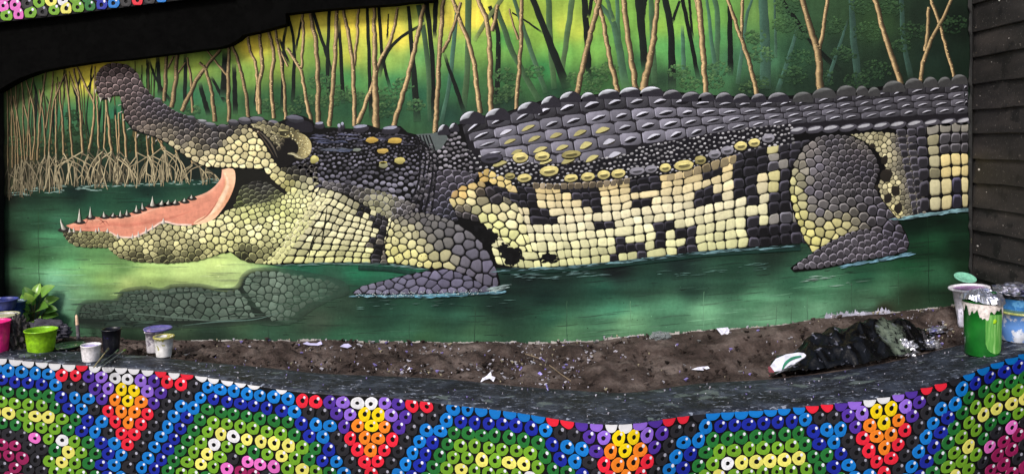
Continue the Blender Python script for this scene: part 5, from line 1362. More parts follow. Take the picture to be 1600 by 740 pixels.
# ---- paint flakes and clods
def flakes():
    V = []; Fc = []; I = []
    mats = [splat_mat('pale_flake', (200, 196, 210), None), splat_mat('mauve_flake', (142, 128, 200), None), splat_mat('grey_flake', (130, 126, 130), None), M_SOIL, splat_mat('cream_flake', (178, 168, 140), None), splat_mat('dark_crumb', (34, 28, 26), None, rough=0.95, spec=0.1)]
    def flake(p, s, mi, flat=0.3):
        n = random.randint(4, 6); k = len(V)
        a0 = random.random() * 6.28; tilt = random.uniform(-0.5, 0.5)
        for i in range(n):
            a = a0 + 6.283 * i / n; r = s * random.uniform(0.55, 1.1)
            V.append((p.x + math.cos(a) * r, p.y + math.sin(a) * r, p.z + 0.004 + s * flat + math.cos(a) * r * tilt))
        V.append((p.x, p.y, p.z - 0.004))
        Fc.append(tuple(range(k, k + n))); I.append(mi)
        for i in range(n): Fc.append((k + (i + 1) % n, k + i, k + n)); I.append(mi)
    for _ in range(760):
        px = random.choice((random.uniform(250, 1500), random.gauss(640, 120), random.gauss(840, 60), random.gauss(1450, 50)))
        if not 200 < px < 1530: continue
        db = back_d(px); t = random.random() ** 0.8; d = db + (D - 0.02 - db) * t
        p = Vector(((px - 800) / F * d, d - D, soil_z(px, d) + 0.003))
        flake(p, random.choice((0.002, 0.003, 0.003, 0.005, 0.009, 0.012)), random.choice((0, 0, 0, 1, 2, 2, 4)))
    for _ in range(1100):      # clods
        px = random.uniform(-20, 1540); db = back_d(px); d = db + (D - 0.02 - db) * random.random()
        p = Vector(((px - 800) / F * d, d - D, soil_z(px, d) + 0.002))
        flake(p, random.choice((0.003, 0.004, 0.006, 0.009, 0.014)) * random.uniform(0.7, 1.3), random.choice((3, 3, 3, 3, 3, 3, 3, 3, 3, 5)), 0.8)
    for _ in range(36):      # crumbs of plaster where the mural paint ends at the soil
        px = random.uniform(300, 1300); d = D - 0.012
        if random.random() < 0.35: px = random.uniform(1285, 1385)
        p = Vector(((px - 800) / F * d, d - D, soil_z(px, d) + random.uniform(0.0, 0.006)))
        flake(p, random.uniform(0.003, 0.008) * (1.7 if px > 1285 else 1), random.choice((0, 0, 4, 2)), 0.9)
    for _ in range(150):      # spatter on the ledge
        px = random.uniform(0, 1600); df, db = front_d(px), back_d(px); d = df + (db - df) * random.uniform(0.06, 0.95)
        p = Vector(((px - 800) / F * d, d - D, ledge_z(px) + 0.002))
        flake(p, random.choice((0.002, 0.003, 0.003, 0.005)), random.choice((0, 0, 1, 2)), 0.1)
    tag(mesh_obj('paint_flakes', V, Fc, None, None, mats=mats, idx=I), 'pale paint flakes and crumbs of soil scattered over the planter bed', 'debris', kind='stuff')
flakes()

# ------------------------------------------------------------------ right-hand siding wall
def siding():
    m, nt, b = new_mat('dark_siding')
    oi = nt.nodes.new('ShaderNodeObjectInfo')
    v = coords(nt)
    n1 = noise(nt, coords(nt, (1, 0.35, 1.4)), 7, 6, 0.6); n2 = noise(nt, v, 45, 5); n3 = noise(nt, v, 9, 3, 0.5); n4 = noise(nt, v, 130, 3)
    c = ramp(nt, n1, [(0.3, (28, 26, 25)), (0.5, (44, 40, 39)), (0.7, (64, 58, 55))])
    c = mix(nt, ramp(nt, n3, [(0.37, BW(0.85)), (0.42, BW(0))]), c, (18, 16, 16))
    c = mix(nt, 1.0, c, ramp(nt, n2, [(0.25, BW(0.75)), (0.7, BW(1.0))]), 'MULTIPLY')
    c = mix(nt, ramp(nt, n4, [(0.67, BW(0)), (0.70, BW(0.7))]), c, (150, 146, 140))
    c = mix(nt, 1.0, c, ramp(nt, oi.outputs['Random'], [(0, BW(0.82)), (1, BW(1.08))]), 'MULTIPLY')
    nt.links.new(c, b.inputs['Base Color'])
    b.inputs['Roughness'].default_value = 0.6
    bump(nt, b, n2, 0.35, 0.004)
    X0 = wx(1516)
    root = empty('plank_siding', (X0 + 0.03, -0.4, 0.4))
    tag(root, 'dark brown clapboard side wall at the right end of the mural', 'wall')
    off = Vector(root.location)
    lines = [-30, 8, 52, 91, 132, 172, 209, 248, 285, 323, 358, 395, 432, 470, 508]
    for a, c2 in zip(lines, lines[1:]):
        zt, zb = wz(a), wz(c2)
        bm = bmesh.new()
        y0, y1 = 0.005, -1.25
        seg = 14
        top = []
        prof = [(0.014, zt + 0.012), (0.0, zb + 0.002), (0.002, zb - 0.001), (0.020, zb)]
        rings = []
        for i in range(seg + 1):
            y = y0 + (y1 - y0) * i / seg
            w = 0.0015 * math.sin(i * 1.7 + a) + random.uniform(-0.0008, 0.0008)
            rings.append([bm.verts.new(Vector((X0 + px_ + w, y, z + w * 0.8)) - off) for px_, z in prof])
        for i in range(seg):
            for k in range(3): bm.faces.new((rings[i][k], rings[i + 1][k], rings[i + 1][k + 1], rings[i][k + 1]))
        bm.faces.new(rings[0]); bm.faces.new(rings[-1][::-1])
        bm_obj('siding_board', bm, m, root)
    bm = bmesh.new(); bmesh.ops.create_cube(bm, size=1)
    for q in bm.verts:
        q.co = Vector((X0 + (0.10 if q.co.x > 0 else 0.022), 0.10 if q.co.y > 0 else -1.25, wz(-70) if q.co.z > 0 else 0.0)) - off
    bm_obj('backing', bm, m, root)
    # nail heads and splashes of white paint
    mn = splat_mat('nail_head', (96, 88, 80), (60, 44, 36), 0.45, 60, 0.5)
    mw = splat_mat('white_splash', (206, 200, 194), None)
    for a, c2 in zip(lines[1:], lines[2:]):
        for yy in (-0.05, -0.40):
            bm = bmesh.new(); bmesh.ops.create_uvsphere(bm, u_segments=8, v_segments=5, radius=0.0042)
            for q in bm.verts: q.co.x *= 0.5
            bm_obj('nail_head', bm, mn, root, True, Vector((X0 + 0.0025, yy + random.uniform(-0.01, 0.01), wz(c2) + 0.022)) - off)
    for px_, py_ in ((1528, 265), (1526, 384), (1560, 1), (1534, 40), (1548, 97), (1540, 300), (1575, 60), (1530, 150), (1566, 352)):
        dd = F * X0 / (px_ - 800); zz = EYE - (py_ - HOR) / F * dd
        bm = bmesh.new(); bmesh.ops.create_icosphere(bm, subdivisions=2, radius=0.007 if px_ in (1528, 1526, 1560) else 0.003)
        for q in bm.verts: q.co = Vector((q.co.x * 0.2, q.co.y * random.uniform(0.8, 1.6), q.co.z * random.uniform(0.4, 0.9)))
        bm_obj('paint_splash', bm, mw, root, True, Vector((X0 + 0.004, dd - D, zz)) - off)
    # ragged black caulk in the corner
    mc = splat_mat('corner_caulk', (12, 12, 12), (96, 92, 66), 0.30, 22, 0.7)
    bm = bmesh.new(); pr = None
    for i in range(60):
        z = wz(-60) + (wz(470) - wz(-60)) * i / 59
        w = random.uniform(0.008, 0.020)
        r = [bm.verts.new(Vector((X0 - w, -0.013, z)) - off), bm.verts.new(Vector((X0 - w * 0.2, -0.022, z)) - off), bm.verts.new(Vector((X0 + 0.012, -0.012, z)) - off)]
        if pr:
            for k in range(2): bm.faces.new((pr[k], pr[k + 1], r[k + 1], r[k]))
        pr = r
    bm_obj('corner_seal', bm, mc, root)
siding()

# ------------------------------------------------------------------ black lintel with a strip of beads at the upper left, dark post below it
def lintel():
    root = empty('overhang_fascia', P(200, 40, 4.08))
    tag(root, 'black beam sloping across the top left corner above the mural', 'beam')
    off = Vector(root.location)
    low = [(-60, 172), (0, 140), (14, 130), (32, 121), (60, 112), (100, 104), (150, 97), (200, 92), (270, 83), (345, 73), (360, 69), (372, 62), (379, 55), (412, 47), (447, 38), (446, 21), (500, 15), (560, 10), (620, 6), (640, 4), (676, 2), (684, -6), (686, -70), (-60, -70)]
    low = [(x, y + random.uniform(-0.8, 0.8)) for x, y in low]
    def slab(name, pts, d0, d1, mat):
        bm = bmesh.new()
        fa = [bm.verts.new(P(x, y, d0) - off) for x, y in pts]
        dy = Vector((0, d1 - d0, 0))
        fb = [bm.verts.new(P(x, y, d0) + dy - off) for x, y in pts]
        bm.faces.new(fa); bm.faces.new(fb[::-1])
        for i in range(len(pts)):
            j = (i + 1) % len(pts)
            bm.faces.new((fa[i], fb[i], fb[j], fa[j]))
        return bm_obj(name, bm, mat, root)
    mb = splat_mat('beam_black', (2, 2, 2), (5, 5, 5), 0.42, 10, 0.9, 0.05)
    slab('lintel', low, 4.10, 4.17, mb)
    up = [(-60, 44), (0, 35), (100, 24), (200, 11), (292, -1), (360, -10), (360, -70), (-60, -70)]
    slab('bead_panel', up, 4.06, 4.095, M_BLACK)
    # beads painted on that panel, two and a half rows seen
    pat = {0: ['lime', 'pink', 'lime', 'ink', 'lime', 'lemon', 'lime', 'fern', 'blue', 'sky', 'ink', 'red', 'ink', 'sky'], 1: ['pink', 'pink', 'ink', 'lime', 'lemon', 'white', 'lime', 'fern', 'blue', 'blue', 'sky', 'ink', 'red', 'ink'], 2: ['pink', 'lime', 'lemon', 'white', 'lemon', 'lime', 'fern', 'blue', 'sky', 'sky', 'ink', 'red', 'ink', 'red']}
    s = 0.385 * 1.0
    for r in range(3):
        for c in range(14):
            x = 5 + c * 18.6 + (9.3 if r == 0 else 0) + (3 if r == 2 else 0) - (0 if r else 4)
            y = 26 - 0.118 * x - r * 15.5
            if y < -14: continue
            V, Fc, I = bead_shape(seed=r * 50 + c)
            edge = 35 - 0.118 * x
            kz = 9.2 / (BR / 4.055 * F)
            zc = None
            V = [(v[0] * kz, v[1], v[2] * kz * 1.1) for v in V]
            lim = -(edge - 1.5 - y) / F * 4.055
            V = [(v[0], v[1], max(v[2], lim)) for v in V]
            o = mesh_obj('painted_bead', V, Fc, None, root, mats=[BM[pat[r][c]], M_INKGLINT if pat[r][c] == 'ink' else M_GLINT], idx=I)
            o.location = P(x, y, 4.056) - off
lintel()
def post():
    bm = bmesh.new()
    pr = None; n = 40
    m = splat_mat('post_black', (12, 12, 13), (30, 28, 26), 0.36, 12, 0.7, 0.2)
    for i in range(n):
        z = wz(-70) + (0.3 - wz(-70)) * i / (n - 1)
        e = wx(7) + random.uniform(-0.003, 0.004)
        r = [bm.verts.new((x - wx(0), y + 0.02, z - 1.0)) for x, y in ((-2.86, -0.06), (e, -0.06), (e + 0.004, -0.0105), (-2.86, -0.0105))]
        if pr:
            for k in range(4): bm.faces.new((pr[k], pr[(k + 1) % 4], r[(k + 1) % 4], r[k]))
        pr = r
    o = bm_obj('corner_post', bm, m, None, False, (wx(0), -0.02, 1.0))
    tag(o, 'narrow black post along the left edge of the mural', 'post')
post()
# ------------------------------------------------------------------ pots, buckets and litter
def lathe(name, prof, mat, parent, n=40, wob=0.0, loc=(0, 0, 0), smooth=True, seed=0):
    """spin a profile of (radius, height) round z"""
    r = random.Random(seed); V = []; Fc = []
    ph = [r.random() * 6.28 for _ in range(3)]
    for k, (rad, z) in enumerate(prof):
        for i in range(n):
            a = 2 * math.pi * i / n
            w = 1 + wob * (math.sin(2 * a + ph[0]) * 0.6 + math.sin(3 * a + ph[1] + z * 20) * 0.4)
            V.append((math.cos(a) * rad * w, math.sin(a) * rad * w, z))
    for k in range(len(prof) - 1):
        for i in range(n):
            j = (i + 1) % n
            Fc.append((k * n + i, k * n + j, (k + 1) * n + j, (k + 1) * n + i))
    o = mesh_obj(name, V, Fc, mat, parent, smooth)
    o.location = loc
    return o
def disc(name, rad, z, mat, parent, wob=0.0, seed=1):
    return lathe(name, [(0.0005, z + 0.001), (rad * 0.6, z + 0.0005), (rad, z)], mat, parent, 32, wob, seed=seed)
def pot_profile(rb, rt, h, th=0.0025, rim=0.004, lip=0.006):
    return [(0.001, 0.0), (rb * 0.97, 0.0), (rb, 0.003), (rb + (rt - rb) * 0.5, h * 0.5), (rt - 0.0005, h - lip), (rt + rim, h - lip + 0.001), (rt + rim, h - 0.001), (rt + rim * 0.4, h), (rt - th, h - 0.001), (rt - th - 0.0005, h - lip * 1.5), (rb - th + (rt - rb) * 0.4, h * 0.4), (rb - th, 0.006), (0.001, 0.005)]

def pot(name, label, cat, pos, rb, rt, h, mat, fill=None, fillz=0.7, rim=0.004, lip=0.006, group=None, tilt=(0, 0), sunk=0.0, rim_mat=None, seed=0):
    root = empty(name, pos - Vector((0, 0, sunk)))
    root.rotation_euler = (tilt[0], tilt[1], 0)
    tag(root, label, cat, group)
    lathe('body', pot_profile(rb, rt, h, rim=rim, lip=lip), mat, root, wob=0.008, seed=seed)
    if rim_mat:
        lathe('rim', [(rt + rim * 0.9, h - lip - 0.001), (rt + rim + 0.0015, h - lip * 0.5), (rt + rim + 0.0012, h + 0.001), (rt, h + 0.0022), (rt - 0.0045, h - 0.001)], rim_mat, root, wob=0.008, seed=seed)
    if fill is not None:
        rr = rb + (rt - rb) * fillz - 0.0035
        disc('paint_inside', rr, h * fillz, fill, root)
    return root
BUCKETS = 'paint pots standing on the ledge'

def crumple(name, parent, mat, size, amp=0.3, seed=0, sub=3, loc=(0, 0, 0), rotz=0.0, flat=False, freq=2.2):
    """a crushed sheet: a ball folded by ridges"""
    r = random.Random(seed)
    bm = bmesh.new(); bmesh.ops.create_icosphere(bm, subdivisions=sub, radius=1.0)
    pl = [(Vector((r.uniform(-1, 1), r.uniform(-1, 1), r.uniform(-1, 1))).normalized() * freq * r.uniform(0.6, 1.6), r.random() * 6.28) for _ in range(7)]
    for v in bm.verts:
        n = v.co.normalized(); s = 0
        for k, (d, ph) in enumerate(pl): s += abs(math.sin(n.dot(d) * 2.2 + ph)) / (1 + k * 0.3)
        s = (s / 3.0 - 0.55) * amp * 2 + r.uniform(-0.5, 0.5) * amp * 0.22
        v.co = Vector((n.x * size[0], n.y * size[1], n.z * size[2])) * (1 + s)
        if v.co.z < -size[2] * 0.55: v.co.z = -size[2] * 0.55 + (v.co.z + size[2] * 0.55) * 0.1
        v.co.z += size[2] * 0.58
    o = bm_obj(name, bm, mat, parent, not flat, loc)
    o.rotation_euler = (0, 0, rotz)
    return o
def foil_mat(name, c=(206, 208, 214), second=None, rough=0.28):
    m, nt, b = new_mat(name)
    v = coords(nt); n1 = noise(nt, v, 70, 4)
    col = ramp(nt, n1, [(0.3, tuple(int(x * 0.8) for x in c)), (0.7, c)])
    if second: col = mix(nt, ramp(nt, noise(nt, v, 24, 5), [(0.40, BW(1)), (0.45, BW(0))]), col, second)
    nt.links.new(col, b.inputs['Base Color'])
    b.inputs['Metallic'].default_value = 0.85; b.inputs['Roughness'].default_value = rough
    bump(nt, b, n1, 0.5, 0.004)
    return m
M_FOIL = foil_mat('foil')
M_WHITE = splat_mat('white_plastic', (226, 222, 232), (196, 192, 208), 0.36, 16, 0.4, 0.45)

# left end of the ledge
pot('paint_pot', 'lime green plastic pot in front of the leafy plant', 'pot', on_ledge(64, 548), 0.054, 0.066, 0.100, splat_mat('lime_plastic', (134, 186, 24), (196, 204, 40), 0.31, 22, 0.38, 0.5), splat_mat('wet_green', (66, 140, 28), None, rough=0.2), 0.72, seed=1)
pot('paint_pot', 'bright pink bucket cut off by the left edge of the view', 'bucket', on_ledge(-6, 549), 0.048, 0.056, 0.140, splat_mat('pink_plastic', (232, 36, 132), (240, 110, 180), 0.33, 14, 0.36, 0.5), splat_mat('wet_pink', (196, 24, 100), None, rough=0.2), 0.8, seed=2)
pot('paint_cup', 'small white cup with lilac paint inside beside the brushes', 'cup', on_ledge(142, 563), 0.034, 0.041, 0.072, splat_mat('white_cup', (226, 222, 226), (196, 192, 190), 0.33, 26, 0.4), splat_mat('wet_lilac', (168, 150, 226), None, rough=0.2), 0.86, rim=0.001, seed=3)
pot('paint_pot', 'dark navy pot splashed with violet between cup and white pots', 'pot', on_ledge(174, 550), 0.033, 0.041, 0.110, splat_mat('navy_plastic', (16, 16, 26), (70, 62, 130), 0.34, 18, 0.38, 0.5), splat_mat('wet_black', (12, 12, 18), None, rough=0.2), 0.8, seed=4)
p = on_ledge(256, 556)
wp = pot('paint_pot', 'white pot with dripping olive paint round its rim', 'pot', p, 0.033, 0.043, 0.092, splat_mat('white_dripped', (224, 222, 222), (150, 146, 74), 0.40, 15, 0.45, third=(120, 110, 96), amount3=0.30), splat_mat('wet_olive', (120, 118, 60), None, rough=0.25), 0.85, rim_mat=splat_mat('olive_rim', (158, 152, 82), (196, 190, 130), 0.4, 30), rim=0.003, seed=5)
p2 = on_ledge(241, 549)
pot('paint_pot', 'grubby white pot half hidden behind the olive-rimmed one', 'pot', p2, 0.032, 0.040, 0.098, splat_mat('white_grubby', (190, 186, 192), (110, 104, 116), 0.42, 14, 0.5), None, seed=6)
rt = empty('pot_lid', p2 + Vector((0.012, 0.012, 0.0985))); tag(rt, 'violet paint-smeared lid lying across the two white pots', 'lid')
lathe('lid', [(0.001, 0.004), (0.045, 0.004), (0.056, 0.007), (0.062, 0.011), (0.064, 0.009), (0.060, 0.002), (0.045, -0.0005), (0.001, -0.0005)], splat_mat('violet_lid', (92, 88, 156), (150, 130, 180), 0.42, 20, 0.4, third=(90, 40, 90)), rt, wob=0.015)

# stacked tubs at the far left, behind the pink bucket
pot('paint_tub', 'white tub spattered with black behind the pink bucket', 'tub', on_ledge(4, 528), 0.055, 0.070, 0.115, splat_mat('white_spattered', (206, 204, 206), (30, 30, 32), 0.43, 26, 0.45), splat_mat('wet_cream', (182, 178, 140), None, rough=0.3), 0.93, rim_mat=splat_mat('cream_rim', (190, 188, 150), (150, 150, 120), 0.4, 20), seed=7)
p = on_ledge(2, 521)
pot('paint_tub', 'blue tub standing on the stack at the far left', 'tub', p + Vector((0, 0.02, 0.117)), 0.048, 0.062, 0.052, splat_mat('blue_tub', (52, 60, 128), (160, 164, 196), 0.36, 16, 0.42), splat_mat('wet_blue', (34, 42, 96), None, rough=0.25), 0.8, seed=8)
pot('paint_tub', 'pale blue lidded tub tucked behind the plant', 'tub', on_ledge(22, 516), 0.044, 0.052, 0.150, splat_mat('navy_tub', (30, 52, 110), (190, 200, 214), 0.40, 14, 0.42), splat_mat('tub_lid_paint', (176, 192, 206), (90, 110, 140), 0.4, 20), 0.98, seed=9)

# leafy plant
def plant():
    base = on_soil(62, 521) + Vector((0, -0.05, 0.0))
    root = empty('leafy_plant', base)
    tag(root, 'small green plant with broad glossy leaves at the left end', 'plant')
    m, nt, b = new_mat('leaf_green')
    oi = nt.nodes.new('ShaderNodeObjectInfo'); v = coords(nt)
    c = ramp(nt, oi.outputs['Random'], [(0, (64, 104, 36)), (0.5, (104, 148, 54)), (1, (150, 182, 84))])
    c = mix(nt, 1.0, c, ramp(nt, noise(nt, v, 40, 4), [(0.3, BW(0.75)), (0.7, BW(1.05))]), 'MULTIPLY')
    nt.links.new(c, b.inputs['Base Color']); b.inputs['Roughness'].default_value = 0.32
    ms = splat_mat('stem_brown', (64, 66, 36), None)
    leaves = []
    L = [(-0.085, 0.055, 0.085, 0.10), (-0.06, 0.10, 0.0, 0.088), (-0.045, 0.155, 0.03, 0.085), (-0.03, 0.185, 0.0, 0.075), (0.0, 0.195, 0.05, 0.075), (0.02, 0.16, -0.04, 0.085), (0.06, 0.195, 0.0, 0.095), (0.055, 0.125, -0.05, 0.095), (0.075, 0.085, 0.0, 0.09), (0.03, 0.06, -0.06, 0.095), (-0.02, 0.125, -0.07, 0.075), (-0.04, 0.07, -0.05, 0.085), (0.0, 0.10, -0.08, 0.07), (0.065, 0.145, 0.04, 0.085), (-0.07, 0.125, 0.05, 0.08), (0.045, 0.05, 0.05, 0.08), (-0.015, 0.165, -0.03, 0.07), (0.085, 0.11, -0.02, 0.075)]
    L = [(x * 1.05, z * 1.1 + 0.02, y, ln * 0.92) for x, z, y, ln in L]
    for x, z, y, ln in L:
        tip = Vector((x, y * 0.6, z))
        dirv = Vector((x * 1.4, y * 0.9 - 0.015, (z - 0.11) * 0.55 + random.uniform(0.0, 0.02)))
        if dirv.length < 0.02: dirv = Vector((0.02, -0.03, 0.02))
        dirv.normalize()
        side = dirv.cross(Vector((0, -0.75, 0.66))).normalized()
        up = side.cross(dirv).normalized()
        start = tip - dirv * ln * 0.45
        V = []; Fc = []; ns = 9
        for i in range(ns):
            t = i / (ns - 1)
            w = ln * 0.36 * (math.sin(math.pi * min(1, t ** 0.75 * 0.97)) ** 0.8 if 0 < t < 1 else 0.04)
            c0 = start + dirv * ln * t + up * (-0.35 * ln * (t - 0.3) ** 2)
            for s in (-1, -0.5, 0, 0.5, 1):
                V.append(c0 + side * w * s + up * (abs(s) * w * 0.35 + (0.0015 if s else -0.001)))
        for i in range(ns - 1):
            for k in range(4): Fc.append((i * 5 + k, i * 5 + k + 1, i * 5 + k + 6, i * 5 + k + 5))
        mesh_obj('leaf', V, Fc, m, root, True)
        leaves.append(start)
    V = []; Fc = []
    def tube(a, b2, r0, r1):
        s = len(V); d = (b2 - a).normalized(); u = d.orthogonal().normalized(); w = d.cross(u)
        for q, r in ((a, r0), (b2, r1)):
            for i in range(6):
                t = 6.283 * i / 6; V.append(q + u * math.cos(t) * r + w * math.sin(t) * r)
        for i in range(6): Fc.append((s + i, s + (i + 1) % 6, s + 6 + (i + 1) % 6, s + 6 + i))
    for k in range(3): tube(Vector((k * 0.02 - 0.02, 0, -0.01)), Vector((k * 0.045 - 0.045, 0, 0.12)), 0.005, 0.003)
    for s in leaves: tube(Vector((s.x * 0.4, 0.0, max(0.03, s.z * 0.6))), s, 0.0025, 0.0018)
    mesh_obj('stem', V, Fc, ms, root, True)
plant()

# rags, dish, stake, brushes
def rag(name, label, pos, size, mat, seed, amp=0.62, rotz=0.0, sub=5, freq=4.2, cat='rag'):
    o = crumple(name, None, mat, size, amp, seed, sub, pos, rotz, freq=freq)
    tag(o, label, cat)
    return o
M_RAG = splat_mat('dirty_rag', (62, 58, 58), (112, 106, 104), 0.40, 20, 0.9, 0.1, 0.6, third=(28, 26, 28))
rag('rag', 'dirty grey rag bunched up between pink bucket and lime pot', on_ledge(27, 543), (0.042, 0.035, 0.066), M_RAG, 3)
rag('rag', 'grey crumpled cloth with a white corner behind the lime pot', on_ledge(72, 527) + Vector((0, 0, 0.0)), (0.070, 0.035, 0.040), splat_mat('grey_cloth', (66, 64, 74), (190, 190, 200), 0.36, 12, 0.85, 0.1, 0.5), 8)
dsh = empty('paint_dish', on_ledge(108, 544)); tag(dsh, 'shallow dark dish of wet green paint beside the lime pot', 'dish')
lathe('dish', [(0.001, 0.0), (0.045, 0.0), (0.066, 0.012), (0.070, 0.018), (0.067, 0.019), (0.045, 0.007), (0.001, 0.006)], splat_mat('dish_dark', (22, 34, 26), (60, 96, 40), 0.42, 18, 0.3, third=(200, 206, 200)), dsh, wob=0.05)
disc('wet_paint', 0.060, 0.013, splat_mat('dish_paint', (40, 76, 36), (206, 212, 206), 0.38, 22, 0.2), dsh, wob=0.06)
st = empty('wooden_stake', on_soil(123, 533)); tag(st, 'weathered stake with a freshly cut pale tip stuck in the soil', 'stake')
st.rotation_euler = (0, math.radians(-5), 0)
lathe('shaft', [(0.009, -0.03), (0.0088, 0.03), (0.0082, 0.085)], splat_mat('grey_wood', (112, 102, 108), (150, 142, 150), 0.42, 40, 0.85), st, 10, 0.05)
lathe('cut_tip', [(0.0083, 0.0855), (0.0075, 0.11), (0.0055, 0.132), (0.0005, 0.138)], splat_mat('fresh_wood', (226, 190, 160), None, rough=0.8), st, 10, 0.06)
def brush(label, a, b2, handle, bristle, r=0.0035):
    root = empty('paint_brush', a); tag(root, label, 'brush', None)
    d = (b2 - a); L = d.length
    root.rotation_euler = d.to_track_quat('Z', 'Y').to_euler()
    lathe('handle', [(0.0008, 0), (r * 0.7, 0.003), (r, L * 0.4), (r * 0.8, L * 0.78)], handle, root, 10)
    lathe('ferrule', [(r * 1.05, L * 0.77), (r * 1.25, L * 0.86), (r * 1.2, L * 0.865)], M_FOIL, root, 10)
    lathe('bristles', [(r * 1.1, L * 0.86), (r * 1.7, L * 0.93), (r * 1.2, L * 0.985), (0.0006, L)], bristle, root, 10, 0.1)
up = Vector((0, 0, 0.006))
brush('pale wooden paintbrush leaning towards the navy pot, leftmost brush', on_ledge(146, 577) + Vector((0, 0, 0.008)), on_ledge(170, 557) + Vector((0, 0, 0.040)), splat_mat('brush_wood', (150, 138, 104), None), splat_mat('brush_hair', (120, 112, 84), None))
brush('dark green paintbrush with grey-green bristles, middle of three brushes', on_ledge(151, 577) + Vector((0, 0, 0.010)), on_ledge(186, 552) + Vector((0, 0, 0.018)), splat_mat('brush_green', (56, 70, 66), (100, 110, 106), 0.4, 40), splat_mat('bristle_green', (66, 88, 64), None))
brush('grey paintbrush with olive green bristles, rightmost of the three', on_ledge(157, 577) + Vector((0, 0, 0.008)), on_ledge(197, 552) + Vector((0, 0, 0.020)), splat_mat('brush_grey', (82, 92, 92), (120, 126, 124), 0.4, 40), splat_mat('bristle_olive', (92, 118, 48), None))

# ------------------------------------------------------------------ right end: bag, packet, foil, buckets
def black_bag():
    DUST = (0.185, -0.07 * 0.55, 0.075 * 0.8)
    m, nt, b = new_mat('black_plastic')
    v = coords(nt); n1 = noise(nt, v, 9, 6, 0.65); n2 = noise(nt, v, 4.5, 4); n3 = noise(nt, v, 26, 5)
    c = ramp(nt, n1, [(0.3, (3, 3, 4)), (0.7, (10, 10, 11))])
    c = mix(nt, ramp(nt, n3, [(0.62, BW(0)), (0.66, BW(0.8))]), c, (96, 98, 112))
    # grey-green dust caked on the right half
    vm = nt.nodes.new('ShaderNodeVectorMath'); vm.operation = 'DISTANCE'
    mp = coords(nt, (1.0, 0.55, 0.8)); nt.links.new(mp, vm.inputs[0]); vm.inputs[1].default_value = DUST
    ad = nt.nodes.new('ShaderNodeMath'); ad.operation = 'MULTIPLY_ADD'; ad.inputs[1].default_value = 0.16; nt.links.new(n1, ad.inputs[0]); nt.links.new(vm.outputs['Value'], ad.inputs[2])
    f = ramp(nt, ad.outputs[0], [(0.125, BW(1)), (0.16, BW(0))])
    dust = ramp(nt, noise(nt, v, 34, 6, 0.65), [(0.40, (22, 24, 24)), (0.47, (84, 94, 84)), (0.68, (112, 122, 108))])
    c = mix(nt, f, c, dust)
    nt.links.new(c, b.inputs['Base Color']); b.inputs['Roughness'].default_value = 0.24; b.inputs['Specular IOR Level'].default_value = 0.35
    bump(nt, b, n1, 0.6, 0.01)
    root = empty('plastic_bag', on_soil(1320, 555)); tag(root, 'crumpled black plastic bag lying in the soil on the right', 'bag')
    c0 = Vector(root.location)
    r = random.Random(5)
    nx, ny = 130, 44
    pl = [(r.uniform(-1, 1), r.uniform(-1, 1), r.random() * 6.28, r.uniform(10, 34)) for _ in range(12)]
    pl = [(a, b_, ph, fq * (0.7 + 0.12 * k)) for k, (a, b_, ph, fq) in enumerate(pl)]
    # folds: creases run where one facet of the crushed sheet meets the next
    def cells(n, sx, sy): return [(r.uniform(1.0, 2.1), r.uniform(3.1, 4.1), r.uniform(-1, 1), r.uniform(0.6, 1.5), r.random() * 0.5) for _ in range(n)]
    W1, W2 = cells(60, 1, 1), cells(420, 1, 1)
    def facet(x, d, W):
        best = 9e9; sc = 0.10 if len(W) < 100 else 0.036
        for cx, cy, an, st, h0 in W:
            dx, dy = x - cx, d - cy
            if abs(dx) > 0.3 or abs(dy) > 0.3: continue
            u = dx * math.cos(an) + dy * math.sin(an); v_ = -dx * math.sin(an) + dy * math.cos(an)
            q = (abs(u) * st + abs(v_) / st) / sc + h0
            if q < best: best = q
        return max(0.0, 1 - best * 0.5)
    TX = [1205, 1235, 1262, 1285, 1310, 1340, 1375, 1410, 1440, 1462]
    TY = [584, 560, 530, 516, 502, 500, 497, 500, 520, 540]       # crest seen against the soil
    BYs = [586, 583, 580, 577, 574, 571, 564, 556, 548, 543]       # front hem on the ledge edge
    V = []; Fc = []
    for i in range(nx):
        px = 1205 + (1462 - 1205) * i / (nx - 1)
        ty, by = np.interp(px, TX, TY), np.interp(px, TX, BYs)
        zl = ledge_z(px); d0 = d_at(px, by, zl + 0.012)
        for j in range(ny):
            t = j / (ny - 1)
            d = d0 + t * 0.34
            X = (px - 800) / F * d
            zs = soil_z(px, d) if t > 0.05 else zl + 0.004
            ztop = EYE - (ty + (by - ty) * (1 - min(1, t / 0.55)) ** 1.3 - HOR) / F * d
            h = max(0.0, ztop - zs)
            if t > 0.55: h *= max(0, 1 - ((t - 0.55) / 0.45) ** 1.5)
            g1, g2 = facet(X, d, W1), facet(X, d, W2)
            edge = min(1, i / 10, (nx - 1 - i) / 10)
            h = h * (0.62 + 0.34 * g1) + (0.030 * (1 - g2)) * min(1, h / 0.05 + 0.25)
            V.append(Vector((X + r.uniform(-1, 1) * 0.002, d - D, zs + 0.003 + h * (0.25 + 0.75 * edge))) - c0)
    for i in range(nx - 1):
        for j in range(ny - 1):
            a = i * ny + j; Fc.append((a, a + ny, a + ny + 1, a + 1))
    mesh_obj('bag_sheet', V, Fc, m, root, True)
black_bag()

